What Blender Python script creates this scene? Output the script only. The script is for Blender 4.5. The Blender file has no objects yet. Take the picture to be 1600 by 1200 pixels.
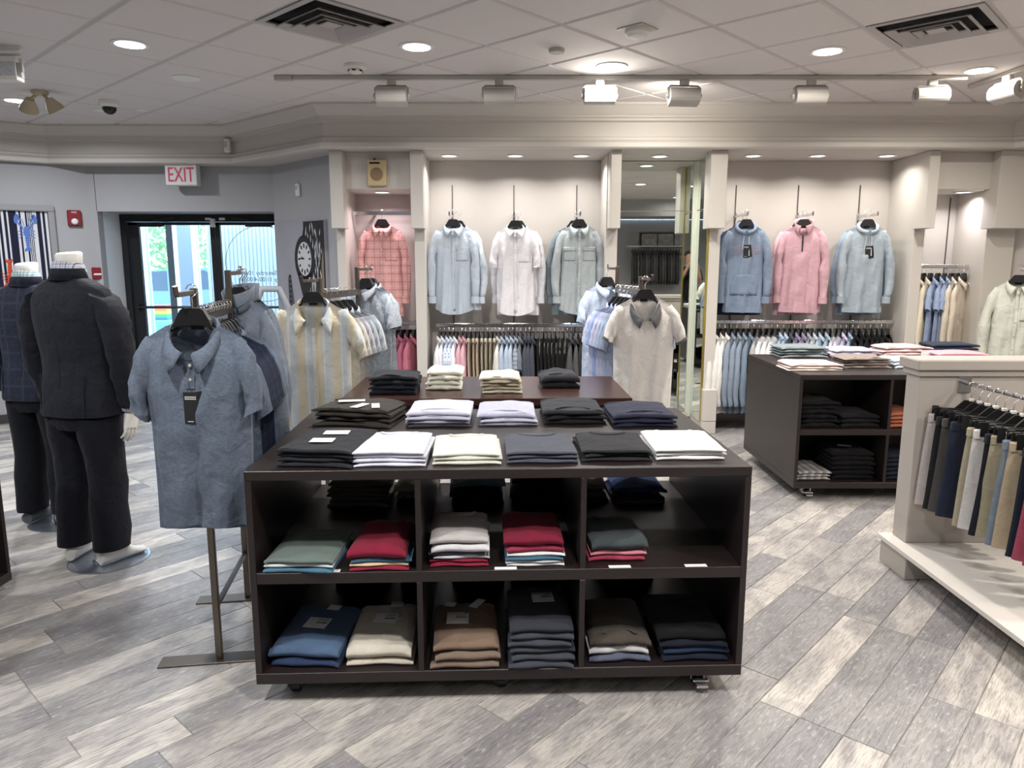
import bpy, math, random
from mathutils import Vector, Matrix
R = math.radians
random.seed(7)
scn = bpy.context.scene
C = scn.collection

# ------------------------------------------------------------------ camera
F_PX, PITCH, CAM_H = 1150.0, R(9.48), 1.6
cam_d = bpy.data.cameras.new('camera'); cam = bpy.data.objects.new('camera', cam_d); C.objects.link(cam)
cam.location = (0, 0, CAM_H); cam.rotation_euler = (R(90) - PITCH, 0, 0)
cam_d.sensor_fit = 'HORIZONTAL'; cam_d.sensor_width = 36; cam_d.lens = 36 * F_PX / 1600
cam_d.clip_start = 0.02; cam_d.clip_end = 300
scn.camera = cam

# ------------------------------------------------------------------ world, exposure
scn.view_settings.view_transform = 'Standard'; scn.view_settings.look = 'None'
scn.view_settings.gamma = 1; scn.view_settings.use_curve_mapping = False
scn.view_settings.exposure = -0.25
w = bpy.data.worlds.new('sky'); scn.world = w; w.use_nodes = True
bg = w.node_tree.nodes['Background']; bg.inputs[0].default_value = (0.62, 0.82, 1.0, 1); bg.inputs[1].default_value = 9.0

Z_CEIL, Z_SOF = 2.90, 2.545
def ray(x, y):
    u = (x - 800) / F_PX; v = (600 - y) / F_PX
    return Vector((u, math.cos(PITCH) + v * math.sin(PITCH), -math.sin(PITCH) + v * math.cos(PITCH)))
def onz(x, y, z):           # where a sight line meets a height
    r = ray(x, y); t = (z - CAM_H) / r.z; return Vector((r.x * t, r.y * t, z))
def ony(x, y, Y):           # where a sight line meets a depth
    r = ray(x, y); t = Y / r.y; return Vector((r.x * t, Y, CAM_H + r.z * t))

SPOT_W = 46.0
def disc_lamp(name, energy, r, color=(1, .96, .91), spread=R(165)):
    l = bpy.data.lights.new(name, 'AREA'); l.shape = 'DISK'; l.size = 2 * r; l.energy = energy; l.color = color; l.spread = spread
    return bpy.data.objects.new(name, l)
def spot(name, loc, energy, size=R(125), blend=1.0, color=(1, .95, .88), radius=.06, target=None):
    l = bpy.data.lights.new(name, 'SPOT'); l.energy = energy; l.spot_size = size; l.spot_blend = blend
    l.color = color; l.shadow_soft_size = radius
    o = bpy.data.objects.new(name, l); o.location = loc
    if target is not None:
        o.rotation_euler = (Vector(target) - Vector(loc)).to_track_quat('-Z', 'Y').to_euler()
    return o

# ------------------------------------------------------------------ helpers
def lin(c):
    if isinstance(c, str):
        c = c.lstrip('#'); c = [int(c[i:i + 2], 16) / 255 for i in (0, 2, 4)]
    return tuple((x / 12.92 if x <= .04045 else ((x + .055) / 1.055) ** 2.4) for x in c)
MATS = {}
def nodes(name):
    m = bpy.data.materials.new(name); m.use_nodes = True
    return m, m.node_tree.nodes, m.node_tree.links, m.node_tree.nodes['Principled BSDF']
def mat(name, col, rough=.6, metal=0, var=0.0, scale=20, bump=0.0, emit=None, spec=.5, strength=1):
    if name in MATS: return MATS[name]
    m, N, L, b = nodes(name)
    c = lin(col); b.inputs['Base Color'].default_value = (*c, 1)
    b.inputs['Roughness'].default_value = rough; b.inputs['Metallic'].default_value = metal
    b.inputs['Specular IOR Level'].default_value = spec
    if var or bump:
        tc = N.new('ShaderNodeTexCoord'); n = N.new('ShaderNodeTexNoise'); n.inputs['Scale'].default_value = scale
        n.inputs['Detail'].default_value = 4; L.new(tc.outputs['Object'], n.inputs['Vector'])
        if var:
            mx = N.new('ShaderNodeMix'); mx.data_type = 'RGBA'
            mx.inputs[6].default_value = (*[x * (1 - var) for x in c], 1); mx.inputs[7].default_value = (*[min(1, x * (1 + var)) for x in c], 1)
            L.new(n.outputs['Fac'], mx.inputs[0]); L.new(mx.outputs[2], b.inputs['Base Color'])
        if bump:
            bp = N.new('ShaderNodeBump'); bp.inputs['Strength'].default_value = bump; bp.inputs['Distance'].default_value = .003
            L.new(n.outputs['Fac'], bp.inputs['Height']); L.new(bp.outputs[0], b.inputs['Normal'])
    if emit:
        b.inputs['Emission Color'].default_value = (*lin(emit), 1); b.inputs['Emission Strength'].default_value = strength
    MATS[name] = m; return m
def math_node(N, L, op, a, b_=None):
    n = N.new('ShaderNodeMath'); n.operation = op
    for i, q in enumerate((a, b_)):
        if q is None: continue
        if isinstance(q, (int, float)): n.inputs[i].default_value = q
        else: L.new(q, n.inputs[i])
    return n.outputs[0]
def fabric(col, kind='plain', col2=None, col3=None, period=.05, rough=.9):
    """woven / knitted cloth; pattern lies in the garment's own coordinates"""
    key = 'cloth_%s_%s_%s_%s_%s' % (col, kind, col2, col3, period)
    if key in MATS: return MATS[key]
    m, N, L, b = nodes(key); c = lin(col)
    b.inputs['Roughness'].default_value = rough; b.inputs['Specular IOR Level'].default_value = .2
    b.inputs['Sheen Weight'].default_value = .05
    tc = N.new('ShaderNodeTexCoord'); sep = N.new('ShaderNodeSeparateXYZ'); L.new(tc.outputs['Object'], sep.inputs[0])
    nz = N.new('ShaderNodeTexNoise'); nz.inputs['Scale'].default_value = 60 if kind != 'heather' else 30; nz.inputs['Detail'].default_value = 5
    L.new(tc.outputs['Object'], nz.inputs['Vector'])
    def mixc(f, a, bb):
        mx = N.new('ShaderNodeMix'); mx.data_type = 'RGBA'
        for s, q in ((0, f), (6, a), (7, bb)):
            if isinstance(q, tuple): mx.inputs[s].default_value = (*q, 1)
            elif isinstance(q, (int, float)): mx.inputs[s].default_value = q
            else: L.new(q, mx.inputs[s])
        return mx.outputs[2]
    def band(sock, per, lo, hi, off=0.0):      # 1 inside the band
        f = math_node(N, L, 'FRACT', math_node(N, L, 'ADD', math_node(N, L, 'DIVIDE', sock, per), 10.0 + off))
        return math_node(N, L, 'MULTIPLY', math_node(N, L, 'GREATER_THAN', f, lo), math_node(N, L, 'LESS_THAN', f, hi))
    v = .10 if kind != 'heather' else .0
    base = mixc(nz.outputs['Fac'], tuple(x * (1 - v) for x in c), tuple(min(1, x * (1 + v)) for x in c))
    if kind == 'heather':
        mp = N.new('ShaderNodeMapping'); mp.inputs['Scale'].default_value = (90, 90, 650); L.new(tc.outputs['Object'], mp.inputs[0])
        n2 = N.new('ShaderNodeTexNoise'); n2.inputs['Scale'].default_value = 1.0; n2.inputs['Detail'].default_value = 3; L.new(mp.outputs[0], n2.inputs['Vector'])
        rp = N.new('ShaderNodeValToRGB'); rp.color_ramp.elements[0].position = .35; rp.color_ramp.elements[1].position = .65
        L.new(n2.outputs['Fac'], rp.inputs[0]); base = mixc(rp.outputs[0], c, lin(col2 or col))
    if kind == 'stripe':
        base = mixc(band(sep.outputs[0], period, .0, .45), base, lin(col2))
        if col3: base = mixc(band(sep.outputs[0], period, .52, .62), base, lin(col3))
    if kind == 'hstripe':
        base = mixc(band(sep.outputs[2], period, .0, .4), base, lin(col2))
    if kind == 'plaid':
        base = mixc(math_node(N, L, 'MULTIPLY', band(sep.outputs[0], period, 0, .16), .75), base, lin(col2))
        base = mixc(math_node(N, L, 'MULTIPLY', band(sep.outputs[2], period, 0, .16), .75), base, lin(col2))
        if col3:
            base = mixc(math_node(N, L, 'MULTIPLY', band(sep.outputs[0], period, .5, .6), .6), base, lin(col3))
            base = mixc(math_node(N, L, 'MULTIPLY', band(sep.outputs[2], period, .5, .6), .6), base, lin(col3))
    if kind == 'gingham':
        base = mixc(math_node(N, L, 'MULTIPLY', band(sep.outputs[0], period, 0, .5), .6), base, lin(col2))
        base = mixc(math_node(N, L, 'MULTIPLY', band(sep.outputs[2], period, 0, .5), .6), base, lin(col2))
    if kind == 'print':
        vo = N.new('ShaderNodeTexVoronoi'); vo.inputs['Scale'].default_value = 1 / period; L.new(tc.outputs['Object'], vo.inputs['Vector'])
        base = mixc(math_node(N, L, 'LESS_THAN', vo.outputs['Distance'], .38), base, lin(col2))
    L.new(base, b.inputs['Base Color'])
    wv = N.new('ShaderNodeTexNoise'); wv.inputs['Scale'].default_value = 420; L.new(tc.outputs['Object'], wv.inputs['Vector'])
    big = N.new('ShaderNodeTexNoise'); big.inputs['Scale'].default_value = 14; big.inputs['Detail'].default_value = 2; big.inputs['Distortion'].default_value = .6
    L.new(tc.outputs['Object'], big.inputs['Vector'])
    hsum = math_node(N, L, 'ADD', math_node(N, L, 'MULTIPLY', wv.outputs['Fac'], .06), big.outputs['Fac'])
    bp = N.new('ShaderNodeBump'); bp.inputs['Strength'].default_value = .5; bp.inputs['Distance'].default_value = .02
    L.new(hsum, bp.inputs['Height']); L.new(bp.outputs[0], b.inputs['Normal'])
    MATS[key] = m; return m

class MB:
    def __init__(s): s.v = []; s.f = []
    def add(s, vs, fs):
        n = len(s.v); s.v += [tuple(p) for p in vs]; s.f += [tuple(i + n for i in q) for q in fs]; return s
    def box(s, x0, x1, y0, y1, z0, z1, ch=0.0):
        if x1 < x0: x0, x1 = x1, x0
        if y1 < y0: y0, y1 = y1, y0
        if z1 < z0: z0, z1 = z1, z0
        if ch <= 0:
            vs = [(x, y, z) for z in (z0, z1) for y in (y0, y1) for x in (x0, x1)]
            return s.add(vs, [(0, 2, 3, 1), (4, 5, 7, 6), (0, 1, 5, 4), (2, 6, 7, 3), (0, 4, 6, 2), (1, 3, 7, 5)])
        ch = min(ch, (x1 - x0) * .45, (y1 - y0) * .45, (z1 - z0) * .45)
        vs = []; idx = {}
        for i, x in enumerate((x0, x1)):
            for j, y in enumerate((y0, y1)):
                for k, z in enumerate((z0, z1)):
                    sx, sy, sz = (1, -1)[i] * ch, (1, -1)[j] * ch, (1, -1)[k] * ch
                    idx[i, j, k, 0] = len(vs); vs.append((x, y + sy, z + sz))
                    idx[i, j, k, 1] = len(vs); vs.append((x + sx, y, z + sz))
                    idx[i, j, k, 2] = len(vs); vs.append((x + sx, y + sy, z))
        fs = []
        for i in (0, 1):
            q = [idx[i, 0, 0, 0], idx[i, 1, 0, 0], idx[i, 1, 1, 0], idx[i, 0, 1, 0]]; fs.append(q if i else q[::-1])
            q = [idx[0, i, 0, 1], idx[1, i, 0, 1], idx[1, i, 1, 1], idx[0, i, 1, 1]]; fs.append(q[::-1] if i else q)
            q = [idx[0, 0, i, 2], idx[1, 0, i, 2], idx[1, 1, i, 2], idx[0, 1, i, 2]]; fs.append(q if i else q[::-1])
        for i in (0, 1):
            for j in (0, 1):
                a = [idx[i, j, 0, 0], idx[i, j, 0, 1], idx[i, j, 1, 1], idx[i, j, 1, 0]]; fs.append(a if (i + j) % 2 else a[::-1])
                a = [idx[i, 0, j, 0], idx[i, 0, j, 2], idx[i, 1, j, 2], idx[i, 1, j, 0]]; fs.append(a[::-1] if (i + j) % 2 else a)
                a = [idx[0, i, j, 1], idx[0, i, j, 2], idx[1, i, j, 2], idx[1, i, j, 1]]; fs.append(a if (i + j) % 2 else a[::-1])
                for k in (0, 1):
                    a = [idx[i, j, k, 0], idx[i, j, k, 1], idx[i, j, k, 2]]; fs.append(a if (i + j + k) % 2 == 0 else a[::-1])
        return s.add(vs, fs)
    def prism(s, poly, z0, z1):
        n = len(poly); vs = [(x, y, z0) for x, y in poly] + [(x, y, z1) for x, y in poly]
        fs = [tuple(range(n))[::-1], tuple(range(n, 2 * n))] + [(i, (i + 1) % n, n + (i + 1) % n, n + i) for i in range(n)]
        return s.add(vs, fs)
    def plate(s, poly, y0, y1):      # polygon in xz, thickness in y (front = y0)
        n = len(poly); vs = [(x, y0, z) for x, z in poly] + [(x, y1, z) for x, z in poly]
        fs = [tuple(range(n)), tuple(range(n, 2 * n))[::-1]] + [(i, n + i, n + (i + 1) % n, (i + 1) % n) for i in range(n)]
        return s.add(vs, fs)
    def loft(s, rings, cap=True, closed=True):
        n = len(rings[0]); vs = [p for r in rings for p in r]; fs = []
        for i in range(len(rings) - 1):
            for j in range(n if closed else n - 1):
                k = (j + 1) % n; fs.append((i * n + j, i * n + k, (i + 1) * n + k, (i + 1) * n + j))
        if cap and closed:
            fs.append(tuple(range(n))[::-1]); fs.append(tuple((len(rings) - 1) * n + j for j in range(n)))
        return s.add(vs, fs)
    def tube(s, path, r, n=8, cap=True):
        path = [Vector(p) for p in path]; rr = r if isinstance(r, (list, tuple)) else [r] * len(path)
        rings = []; up = None
        for i, p in enumerate(path):
            t = (path[min(i + 1, len(path) - 1)] - path[max(i - 1, 0)]).normalized()
            if up is None: up = Vector((0, 0, 1)) if abs(t.z) < .9 else Vector((1, 0, 0))
            a = t.cross(up).normalized(); b = a.cross(t).normalized(); up = b
            rings.append([p + (a * math.cos(2 * math.pi * k / n) + b * math.sin(2 * math.pi * k / n)) * rr[i] for k in range(n)])
        return s.loft(rings, cap)
    def lathe(s, prof, n=20, c=(0, 0, 0)):   # profile of (r, z) about z
        rings = [[(c[0] + r * math.cos(2 * math.pi * k / n), c[1] + r * math.sin(2 * math.pi * k / n), c[2] + z) for k in range(n)] for r, z in prof]
        return s.loft(rings, prof[0] != prof[-1])
    def sheet(s, g, flip=False):
        n = len(g[0]); vs = [p for r in g for p in r]; fs = []
        for i in range(len(g) - 1):
            for j in range(n - 1):
                q = (i * n + j, i * n + j + 1, (i + 1) * n + j + 1, (i + 1) * n + j); fs.append(q[::-1] if flip else q)
        return s.add(vs, fs)
    def move(s, M):
        s.v = [tuple(M @ Vector(p)) for p in s.v]; return s
    def mesh(s, name, m, smooth=None):
        me = bpy.data.meshes.new(name); me.from_pydata(s.v, [], s.f); me.update()
        if smooth is not None:
            me.shade_smooth(); me.set_sharp_from_angle(angle=R(smooth))
        if m: me.materials.append(m)
        return me
    def build(s, name, m, parent=None, smooth=None, loc=None, rot=None):
        return link(name, s.mesh(name, m, smooth), parent, loc, rot)
def link(name, me, parent=None, loc=None, rot=None):
    o = bpy.data.objects.new(name, me); C.objects.link(o)
    if parent: o.parent = parent
    if loc is not None: o.location = loc
    if rot is not None: o.rotation_euler = rot
    return o
def tag(o, label, cat, group=None, kind=None):
    if label: o['label'] = label
    if cat: o['category'] = cat
    if group: o['group'] = group
    if kind: o['kind'] = kind
    return o
def thing(name, label, cat, loc=(0, 0, 0), rz=0, group=None):
    return tag(link(name, None, None, loc, (0, 0, rz)), label, cat, group)
def struct(o): o['kind'] = 'structure'; return o
def kids(o): return KIDS.get(o.name, [c for c in C.objects if c.parent == o])
KIDS = {}
def recolor(o, m):
    if m is None or o.data is None: return
    o.material_slots[0].link = 'OBJECT'; o.material_slots[0].material = m
def copy_tree(o, parent=None):
    c = o.copy(); C.objects.link(c); c.parent = parent
    for ch in o.children: copy_tree(ch, c)
    return c
def text_mesh(txt, size, depth=.002, align='CENTER'):
    cu = bpy.data.curves.new('text', 'FONT'); cu.body = txt; cu.size = size; cu.extrude = depth; cu.align_x = align; cu.align_y = 'CENTER'
    t = bpy.data.objects.new('text', cu); C.objects.link(t)
    bpy.context.view_layer.update()
    me = bpy.data.meshes.new_from_object(t.evaluated_get(bpy.context.evaluated_depsgraph_get()))
    bpy.data.objects.remove(t); bpy.data.curves.remove(cu)
    return me
ORD = ['first', 'second', 'third', 'fourth', 'fifth', 'sixth', 'seventh', 'eighth', 'ninth', 'tenth', 'eleventh', 'twelfth', '13th', '14th', '15th', '16th', '17th', '18th', '19th', '20th', '21st', '22nd', '23rd', '24th', '25th', '26th', '27th', '28th', '29th', '30th', '31st', '32nd', '33rd', '34th', '35th', '36th', '37th', '38th', '39th', '40th']

# ------------------------------------------------------------------ materials
M_WALL = mat('wall_paint', '#BDB7B2', .75, var=.03, scale=3)
M_TRIM = mat('trim_paint', '#C6C1BA', .55, var=.02, scale=3)
M_WALLG = mat('wall_paint_grey', '#A6A6A9', .75, var=.03, scale=3)
M_DARK = None
M_CHROME = mat('chrome', '#D8D8DA', .16, 1)
M_STEEL = mat('brushed_bronze_steel', '#6E665E', .38, .9, var=.08, scale=30)
M_BLACK = mat('black_plastic', '#121214', .42)
M_WHITE = mat('white_plastic', '#E6E4DE', .45)
M_BEIGE = mat('beige_plastic', '#B9AD93', .55)
M_PAPER = mat('white_card', '#EDEDED', .8)
M_PAPERD = mat('black_card', '#17181A', .7)
M_INK = mat('black_ink', '#1A1A1C', .8)
M_MANN = mat('mannequin_white', '#E9E6E0', .4)
M_MIRROR = mat('mirror_silver', '#E4EAE5', .015, 1)
M_RED = mat('alarm_red', '#7E1320', .4)
M_GREYL = mat('fixture_grey', '#B9B5AF', .5)
M_LAMP = mat('lamp_lens', '#FFFFFF', .4, emit='#F4F8FF', strength=3.2)
M_LAMPOFF = mat('lamp_lens_dim', '#DDE0E4', .3)
def dark_wood(name, a, b_, rough):
    m, N, L, p = nodes(name)
    tc = N.new('ShaderNodeTexCoord'); mp = N.new('ShaderNodeMapping'); mp.inputs['Scale'].default_value = (1.5, 40, 60); L.new(tc.outputs['Object'], mp.inputs[0])
    n = N.new('ShaderNodeTexNoise'); n.inputs['Scale'].default_value = 2; n.inputs['Detail'].default_value = 6; L.new(mp.outputs[0], n.inputs['Vector'])
    mx = N.new('ShaderNodeMix'); mx.data_type = 'RGBA'; mx.inputs[6].default_value = (*lin(a), 1); mx.inputs[7].default_value = (*lin(b_), 1)
    L.new(n.outputs['Fac'], mx.inputs[0]); L.new(mx.outputs[2], p.inputs['Base Color']); p.inputs['Roughness'].default_value = rough
    return m
M_DARK = dark_wood('espresso_laminate', '#1A1414', '#2C2323', .40)
M_BROWN = dark_wood('brown_wood', '#2A1816', '#452C28', .24)
def glass_mat(name, tint, gl):
    m, N, L, b = nodes(name); N.remove(b)
    t = N.new('ShaderNodeBsdfTransparent'); t.inputs[0].default_value = (*tint, 1)
    g = N.new('ShaderNodeBsdfGlossy'); g.inputs['Roughness'].default_value = .02
    lw = N.new('ShaderNodeFresnel'); lw.inputs[0].default_value = gl
    mx = N.new('ShaderNodeMixShader'); L.new(lw.outputs[0], mx.inputs[0]); L.new(t.outputs[0], mx.inputs[1]); L.new(g.outputs[0], mx.inputs[2])
    L.new(mx.outputs[0], N['Material Output'].inputs[0]); return m
M_GLASS = glass_mat('door_glass', (.90, .95, .97), 1.45)
def floor_mat(name, island):
    m, N, L, b = nodes(name)
    g = N.new('ShaderNodeNewGeometry')
    if island: rnd = g.outputs['Random Per Island']
    else: rnd = N.new('ShaderNodeObjectInfo').outputs['Random']
    off = N.new('ShaderNodeCombineXYZ'); L.new(math_node(N, L, 'MULTIPLY', rnd, 37.0), off.inputs[0]); L.new(math_node(N, L, 'MULTIPLY', rnd, 91.0), off.inputs[1])
    rot = N.new('ShaderNodeVectorRotate'); rot.rotation_type = 'Z_AXIS'; rot.inputs['Angle'].default_value = R(-47.5); L.new(g.outputs['Position'], rot.inputs['Vector'])
    ad = N.new('ShaderNodeVectorMath'); ad.operation = 'ADD'; L.new(rot.outputs[0], ad.inputs[0]); L.new(off.outputs[0], ad.inputs[1])
    def noise(sc, scale, det, dist=0):
        mp = N.new('ShaderNodeMapping'); mp.inputs['Scale'].default_value = sc; L.new(ad.outputs[0], mp.inputs[0])
        n = N.new('ShaderNodeTexNoise'); n.inputs['Scale'].default_value = scale; n.inputs['Detail'].default_value = det; n.inputs['Distortion'].default_value = dist
        L.new(mp.outputs[0], n.inputs['Vector']); return n.outputs['Fac']
    def ramp(f, *st):
        r = N.new('ShaderNodeValToRGB'); e = r.color_ramp.elements
        while len(e) < len(st): e.new(.5)
        for q, (p, c) in zip(e, st): q.position = p; q.color = (*lin(c), 1) if isinstance(c, str) else (c, c, c, 1)
        L.new(f, r.inputs[0]); return r.outputs[0]
    def mix(f, a, b_, mode='MIX'):
        mx = N.new('ShaderNodeMix'); mx.data_type = 'RGBA'; mx.blend_type = mode
        for sck, q in ((0, f), (6, a), (7, b_)):
            if isinstance(q, (int, float)): mx.inputs[sck].default_value = q
            elif isinstance(q, tuple): mx.inputs[sck].default_value = (*q, 1)
            else: L.new(q, mx.inputs[sck])
        return mx.outputs[2]
    wn = N.new('ShaderNodeTexWhiteNoise'); wn.noise_dimensions = '1D'; L.new(math_node(N, L, 'MULTIPLY', rnd, 517.3), wn.inputs['W'])
    tone = ramp(wn.outputs['Value'], (0, '#8C8A8C'), (.3, '#A3A09E'), (.6, '#B9B4AF'), (1, '#D0CAC2'))
    blot = ramp(noise((2.6, 6, 1), 1.5, 6, .6), (.42, 0.0), (.60, 1.0))
    c1 = mix(math_node(N, L, 'MULTIPLY', blot, .55), tone, lin('#77757A'))
    grain = noise((5, 70, 1), 2.2, 8, 1.2)
    c2 = mix(ramp(grain, (.40, .75), (.52, 0.0)), c1, mix(.55, c1, lin('#4E4B4B')))
    chalk = ramp(noise((9, 26, 1), 3.0, 8, .4), (.56, 0.0), (.72, .5))
    c3 = mix(chalk, c2, lin('#C9C6C2'))
    L.new(c3, b.inputs['Base Color']); b.inputs['Roughness'].default_value = .42; b.inputs['Specular IOR Level'].default_value = .45
    bp = N.new('ShaderNodeBump'); bp.inputs['Strength'].default_value = .25; bp.inputs['Distance'].default_value = .002
    L.new(grain, bp.inputs['Height']); L.new(bp.outputs[0], b.inputs['Normal'])
    return m

# ------------------------------------------------------------------ the room
FAS = [(-7.04, 5.82), (-4.55, 7.5), (-2.72, 7.5), (-1.60, 6.5), (4.25, 6.5), (5.95, 4.8)]
def in_sof(x, y):        # behind the bulkhead line?
    for (x0, y0), (x1, y1) in zip(FAS, FAS[1:]):
        if x0 <= x <= x1: return y > y0 + (y1 - y0) * (x - x0) / (x1 - x0)
    return y > 4.6
def build_floor():
    fl = MB().box(-7.3, 6.4, -2.9, 8.25, -.06, -.004).build('floor', mat('grout', '#9A9792', .9))
    struct(fl)
    A = R(47.5); ca, sa = math.cos(A), math.sin(A); PL, PW, gap = .90, .150, .003
    me = MB().box(-PL / 2 + gap / 2, PL / 2 - gap / 2, -PW / 2 + gap / 2, PW / 2 - gap / 2, -.010, 0, .0015).mesh('plank', floor_mat('wood_look_plank', False))
    a0 = onz(1318.75, 961.3, 0); u0 = a0.x * ca + a0.y * sa; v0 = -a0.x * sa + a0.y * ca
    rnd = random.Random(3); spots = []
    for j in range(-90, 90):
        st = rnd.choice((0, 1 / 3, 2 / 3, .5, .2)) * PL if j else 0
        for i in range(-14, 15):
            u = u0 + st + (i - .5) * PL; v = v0 + (j - .5) * PW
            x, y = u * ca - v * sa, u * sa + v * ca
            if -7.2 < x < 6.3 and -2.8 < y < 8.15: spots.append((x, y))
    def seen(x, y):
        d = y * math.cos(PITCH) + CAM_H * math.sin(PITCH)
        if d < .5: return False
        px = 800 + F_PX * x / d; py = 600 - F_PX * (y * math.sin(PITCH) - CAM_H * math.cos(PITCH)) / d
        return -200 < px < 1800 and py < 1420
    spots.sort(key=lambda p: (not seen(*p), p[0] ** 2 + p[1] ** 2))
    for x, y in spots[:300]: link('plank', me, fl, (x, y, 0), (0, 0, A))
    far = MB(); tmpl = MB().box(-PL / 2 + gap / 2, PL / 2 - gap / 2, -PW / 2 + gap / 2, PW / 2 - gap / 2, -.010, 0)
    for x, y in spots[300:]:
        far.add([(x + vx * ca - vy * sa, y + vx * sa + vy * ca, vz) for vx, vy, vz in tmpl.v], tmpl.f)
    o = far.build('far_planks', floor_mat('wood_look_plank_far', True), fl); o['kind'] = 'stuff'
build_floor()

GA = R(46.7); TS = .601; G0 = onz(758, 71, Z_CEIL)
def g2w(i, j): return (G0.x + (i * math.cos(GA) - j * math.sin(GA)) * TS, G0.y + (i * math.sin(GA) + j * math.cos(GA)) * TS)
def w2g(p):
    dx, dy = p[0] - G0.x, p[1] - G0.y
    return ((dx * math.cos(GA) + dy * math.sin(GA)) / TS, (-dx * math.sin(GA) + dy * math.cos(GA)) / TS)
VENTS = [tuple(math.floor(q) for q in w2g(onz(*p, Z_CEIL))) for p in ((520, 32), (1468, 47))]
VENTS.append(tuple(math.floor(q) for q in w2g((1.75, -.6))))
def build_ceiling():
    ce = struct(MB().box(-7.3, 6.4, -2.95, 8.25, 2.935, 3.0).build('ceiling', mat('plenum', '#5A5858', .9)))
    m = mat('acoustic_tile', '#DAD5D3', .9, var=.08, scale=160, bump=.5)
    h = TS / 2 - .011
    me = MB().box(-h, h, -h, h, Z_CEIL - .004, Z_CEIL + .014, .008).mesh('ceiling_tile', m)
    tiles = []
    for i in range(-22, 23):
        for j in range(-22, 23):
            x, y = g2w(i + .5, j + .5)
            if -7.1 < x < 6.2 and -2.7 < y < 7.7 and not (in_sof(x, y) and in_sof(x - .3, y - .42) and in_sof(x + .3, y - .42)) and (i, j) not in VENTS:
                tiles.append((x, y))
    tiles.sort(key=lambda p: (p[1] < 2.5, abs(p[1] - 4)))
    for x, y in tiles[:300]: link('ceiling_tile', me, ce, (x, y, 0), (0, 0, GA))
    far = MB(); t = MB().box(-h, h, -h, h, Z_CEIL - .004, Z_CEIL + .014)
    ca, sa = math.cos(GA), math.sin(GA)
    for x, y in tiles[300:]: far.add([(x + a * ca - b * sa, y + a * sa + b * ca, c) for a, b, c in t.v], t.f)
    if far.v: far.build('far_tiles', m, ce)['kind'] = 'stuff'
    gb = MB()
    for k in range(-22, 23):
        for q in (0, 1):
            p0 = g2w(k, -22) if q else g2w(-22, k); p1 = g2w(k, 22) if q else g2w(22, k)
            d = Vector((p1[0] - p0[0], p1[1] - p0[1])).normalized() * .012; n = Vector((-d.y, d.x))
            # clip to the room
            ts = []
            for s_ in range(0, 441):
                x = p0[0] + (p1[0] - p0[0]) * s_ / 440; y = p0[1] + (p1[1] - p0[1]) * s_ / 440
                if -7.2 < x < 6.3 and -2.8 < y < 7.9: ts.append((x, y))
            if len(ts) < 2: continue
            a, b = ts[0], ts[-1]
            gb.prism([(a[0] - n.x, a[1] - n.y), (b[0] - n.x, b[1] - n.y), (b[0] + n.x, b[1] + n.y), (a[0] + n.x, a[1] + n.y)][::1], Z_CEIL + .004 + .001 * q, Z_CEIL + .02)
    gb.build('grid', mat('grid_bar', '#C2BDBB', .6), ce)
build_ceiling()

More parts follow.
